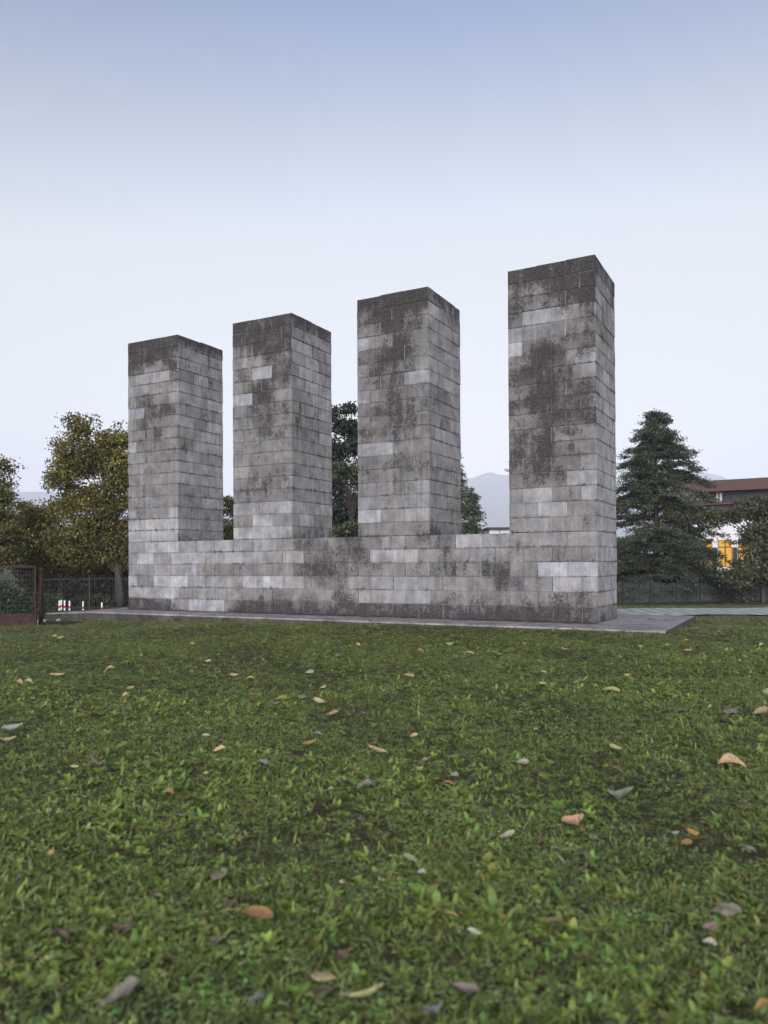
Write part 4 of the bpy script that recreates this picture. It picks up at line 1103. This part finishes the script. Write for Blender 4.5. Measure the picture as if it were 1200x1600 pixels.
SMALL = [(84, 994, 10, 'C'), (95, 999, 10, 'C'), (172, 1045, 12, 'C'), (202, 1077, 13, 'C'), (196, 1087, 10, 'C'), (164, 1105, 14, 'G'), (200, 1110, 15, 'G'), (149, 1121, 15, 'B'), (345, 1157, 10, 'G'), (115, 1202, 14, 'C'),
 (322, 1152, 12, 'W'), (238, 1182, 12, 'B'), (228, 1193, 12, 'G'), (180, 1208, 16, 'B'), (339, 1188, 10, 'C'), (367, 1057, 14, 'C'), (390, 1062, 14, 'Y'), (122, 1023, 5, 'B'), (227, 1024, 8, 'B'), (252, 1022, 7, 'B'), (30, 1067, 14, 'C'),
 (45, 1066, 12, 'W'), (321, 1210, 8, 'C'), (263, 1240, 16, 'O'), (133, 1116, 12, 'R'), (528, 1025, 11, 'G'), (483, 1050, 13, 'W'), (473, 1090, 15, 'G'), (430, 1103, 15, 'G'), (497, 1150, 18, 'G'), (672, 1013, 6, 'B'), (779, 1027, 11, 'B'),
 (703, 1007, 12, 'C'), (785, 1097, 18, 'R'), (440, 1093, 16, 'Y'), (646, 1153, 14, 'C'), (666, 1190, 14, 'G'), (678, 1197, 15, 'R'), (655, 1203, 12, 'C'), (711, 1213, 12, 'W'), (527, 1223, 15, 'G'), (517, 1234, 10, 'W'), (415, 1198, 20, 'G'),
 (569, 1117, 12, 'G'), (752, 1135, 14, 'B'), (506, 1075, 9, 'C'), (910, 1031, 14, 'B'), (941, 1049, 9, 'B'), (849, 1052, 12, 'C'), (848, 1070, 12, 'C'), (897, 1070, 13, 'G'), (1088, 1014, 8, 'B'), (1133, 1016, 9, 'C'), (1072, 1002, 10, 'Y'),
 (1190, 1008, 9, 'C'), (1197, 1082, 14, 'W'), (1066, 1113, 13, 'B'), (1038, 1114, 11, 'B'), (1040, 1090, 10, 'B'), (837, 1141, 9, 'C'), (1110, 1105, 10, 'W'), (282, 1278, 12, 'G'), (247, 1402, 16, 'G'), (80, 1335, 10, 'C'), (658, 1367, 14, 'W'),
 (625, 1375, 10, 'Y'), (540, 1555, 20, 'G'), (600, 1305, 15, 'R'), (400, 1565, 28, 'G'), (535, 1380, 10, 'W'), (928, 1310, 16, 'G'), (845, 1315, 14, 'R'), (950, 1365, 12, 'B'), (1055, 1305, 14, 'W'), (1050, 1088, 8, 'R'), (980, 1056, 9, 'C'),
 (560, 1008, 8, 'C'), (610, 1021, 7, 'R'), (325, 1035, 9, 'C'), (450, 1001, 7, 'O'), (300, 1006, 7, 'C'), (1010, 1058, 8, 'B'), (870, 1125, 9, 'R'), (720, 1118, 10, 'B'), (620, 1045, 7, 'R'), (1150, 1040, 8, 'R'), (255, 1075, 8, 'R'), (60, 1120, 9, 'B'), (1000, 1010, 7, 'C'), (820, 1005, 6, 'C')]
REFS = [(400, 1431, 'large orange-tan leaf'), (1145, 1197, 'large cream yellow leaf'), (505, 1528, 'tan oval leaf'), (562, 1564, 'long narrow curled leaf'), (190, 1562, 'crumpled mauve pile'), (262, 1303, 'dull sunken reddish leaf'),
 (642, 1345, 'pinkish dark-tipped leaf'), (705, 1431, 'slim yellow-green leaf'), (895, 1287, 'broad cream orange-tipped leaf'), (1081, 1303, 'upright orange leaf'), (1130, 1425, 'big grey-brown leaf'), (815, 1196, 'pale oval leaf'), (964, 1205, 'red-brown twig leaf'),
 (1190, 1116, 'pinkish edge leaf'), (952, 1080, 'cream twin-fold leaf'), (590, 1175, 'long dull tan leaf'), (500, 1101, 'bright cream leaf'), (483, 1163, 'yellow and white leaf'), (573, 1230, 'pale grey papery leaf'), (690, 1222, 'two orange curls'),
 (21, 1142, 'grey-white left-edge leaf'), (342, 1175, 'curled tan leaf'), (155, 1196, 'dark grey rotted patch'), (88, 1057, 'far left cream leaf'), (734, 1021, 'bright cream slab-side leaf'), (638, 1055, 'cream notched leaf'), (395, 1085, 'orange-tan leaf below the second pillar'),
 (884, 1016, 'small cream leaf before the last pillar'), (1076, 1019, 'cream leaf near the slab corner'), (498, 1267, 'shrivelled dark leaf')]
USED = set()
def small_label(px, py, c):
    for (qx, qy, nm) in sorted(REFS, key=lambda q: math.hypot(q[0] - px, (q[1] - py) * 2)):
        dx, dy = px - qx, (py - qy) * 2
        d_ = 'right of' if dx > abs(dy) else 'left of' if -dx > abs(dy) else 'below' if dy > 0 else 'above'
        for far in ('just ', 'well '):
            lab = 'small %s leaf scrap %s%s the %s' % (CN[c], far, d_, nm)
            if (far == 'just ') == (math.hypot(dx, dy) < 60) and lab not in USED: USED.add(lab); return lab
for i, (px, py, w_, c) in enumerate(SMALL):
    o = fallen_leaf(px, py, w_, c, None, None, 900 + i); o['label'] = small_label(px, py, c) or o['label']
# leaves blown onto the slab
for (u, v, L, c, lab) in ((12.6, -0.95, 0.09, 'O', 'reddish leaf lying on the slab before the last pillar'), (12.95, -0.9, 0.06, 'C', 'tan leaf scrap on the slab right of the reddish leaf'), (3.9, -0.75, 0.09, 'O', 'orange leaf on the slab at the foot of the wall'), (13.3, 1.2, 0.07, 'B', 'dark leaf on the bare right end of the slab')):
    r = random.Random(int(u * 10)); V, F, C = leaf_mesh(L, L * .6, PAL[c], c == 'B', r, .2); p = mon(u, v, 0.02)
    me = bpy.data.meshes.new('fallen_leaf'); me.from_pydata(V, [], F); me.materials.append(M_DEAD)
    ca = me.color_attributes.new('leaf_colour', 'FLOAT_COLOR', 'POINT'); ca.data.foreach_set('color', np.array([(*q, 1) for q in C], np.float32).ravel())
    o = bpy.data.objects.new('fallen_leaf', me); COL.objects.link(o); o.location = p; o.rotation_euler = (0.35, 0, r.uniform(0, 3)); tag(o, lab, 'leaf', 'leaves blown onto the slab')
def twig(a_, b_, lab, r_=0.003):
    p, q = ground_hit(*a_, 0.035), ground_hit(*b_, 0.04); mid = p.lerp(q, .5) + Vector((0.01, 0, 0.015))
    m = MB().tube([p, mid, q], [r_, r_ * .9, r_ * .5], 5)
    m.tube([mid, mid.lerp(q, .5) + Vector((0.03, 0.02, 0.015))], [r_ * .6, r_ * .3], 4)
    tag(m.build('twig', M_BARK), lab, 'twig', 'twigs on the lawn')
twig((937, 1206), (974, 1193), 'thin bare twig with a red-brown leaf at its right end', .0035)
twig((872, 1182), (896, 1200), 'short bare twig lying left of the red-brown leaf', .0035)
twig((884, 1104), (908, 1121), 'dark slanting twig on the lawn before the last pillar', .004)
twig((362, 1330), (398, 1323), 'pale twig in the near grass above the large orange leaf', .003)
for o in list(sc.objects):
    if o.type == 'MESH' and o.data.materials and o.data.materials[0] is None: o.data.materials.clear()
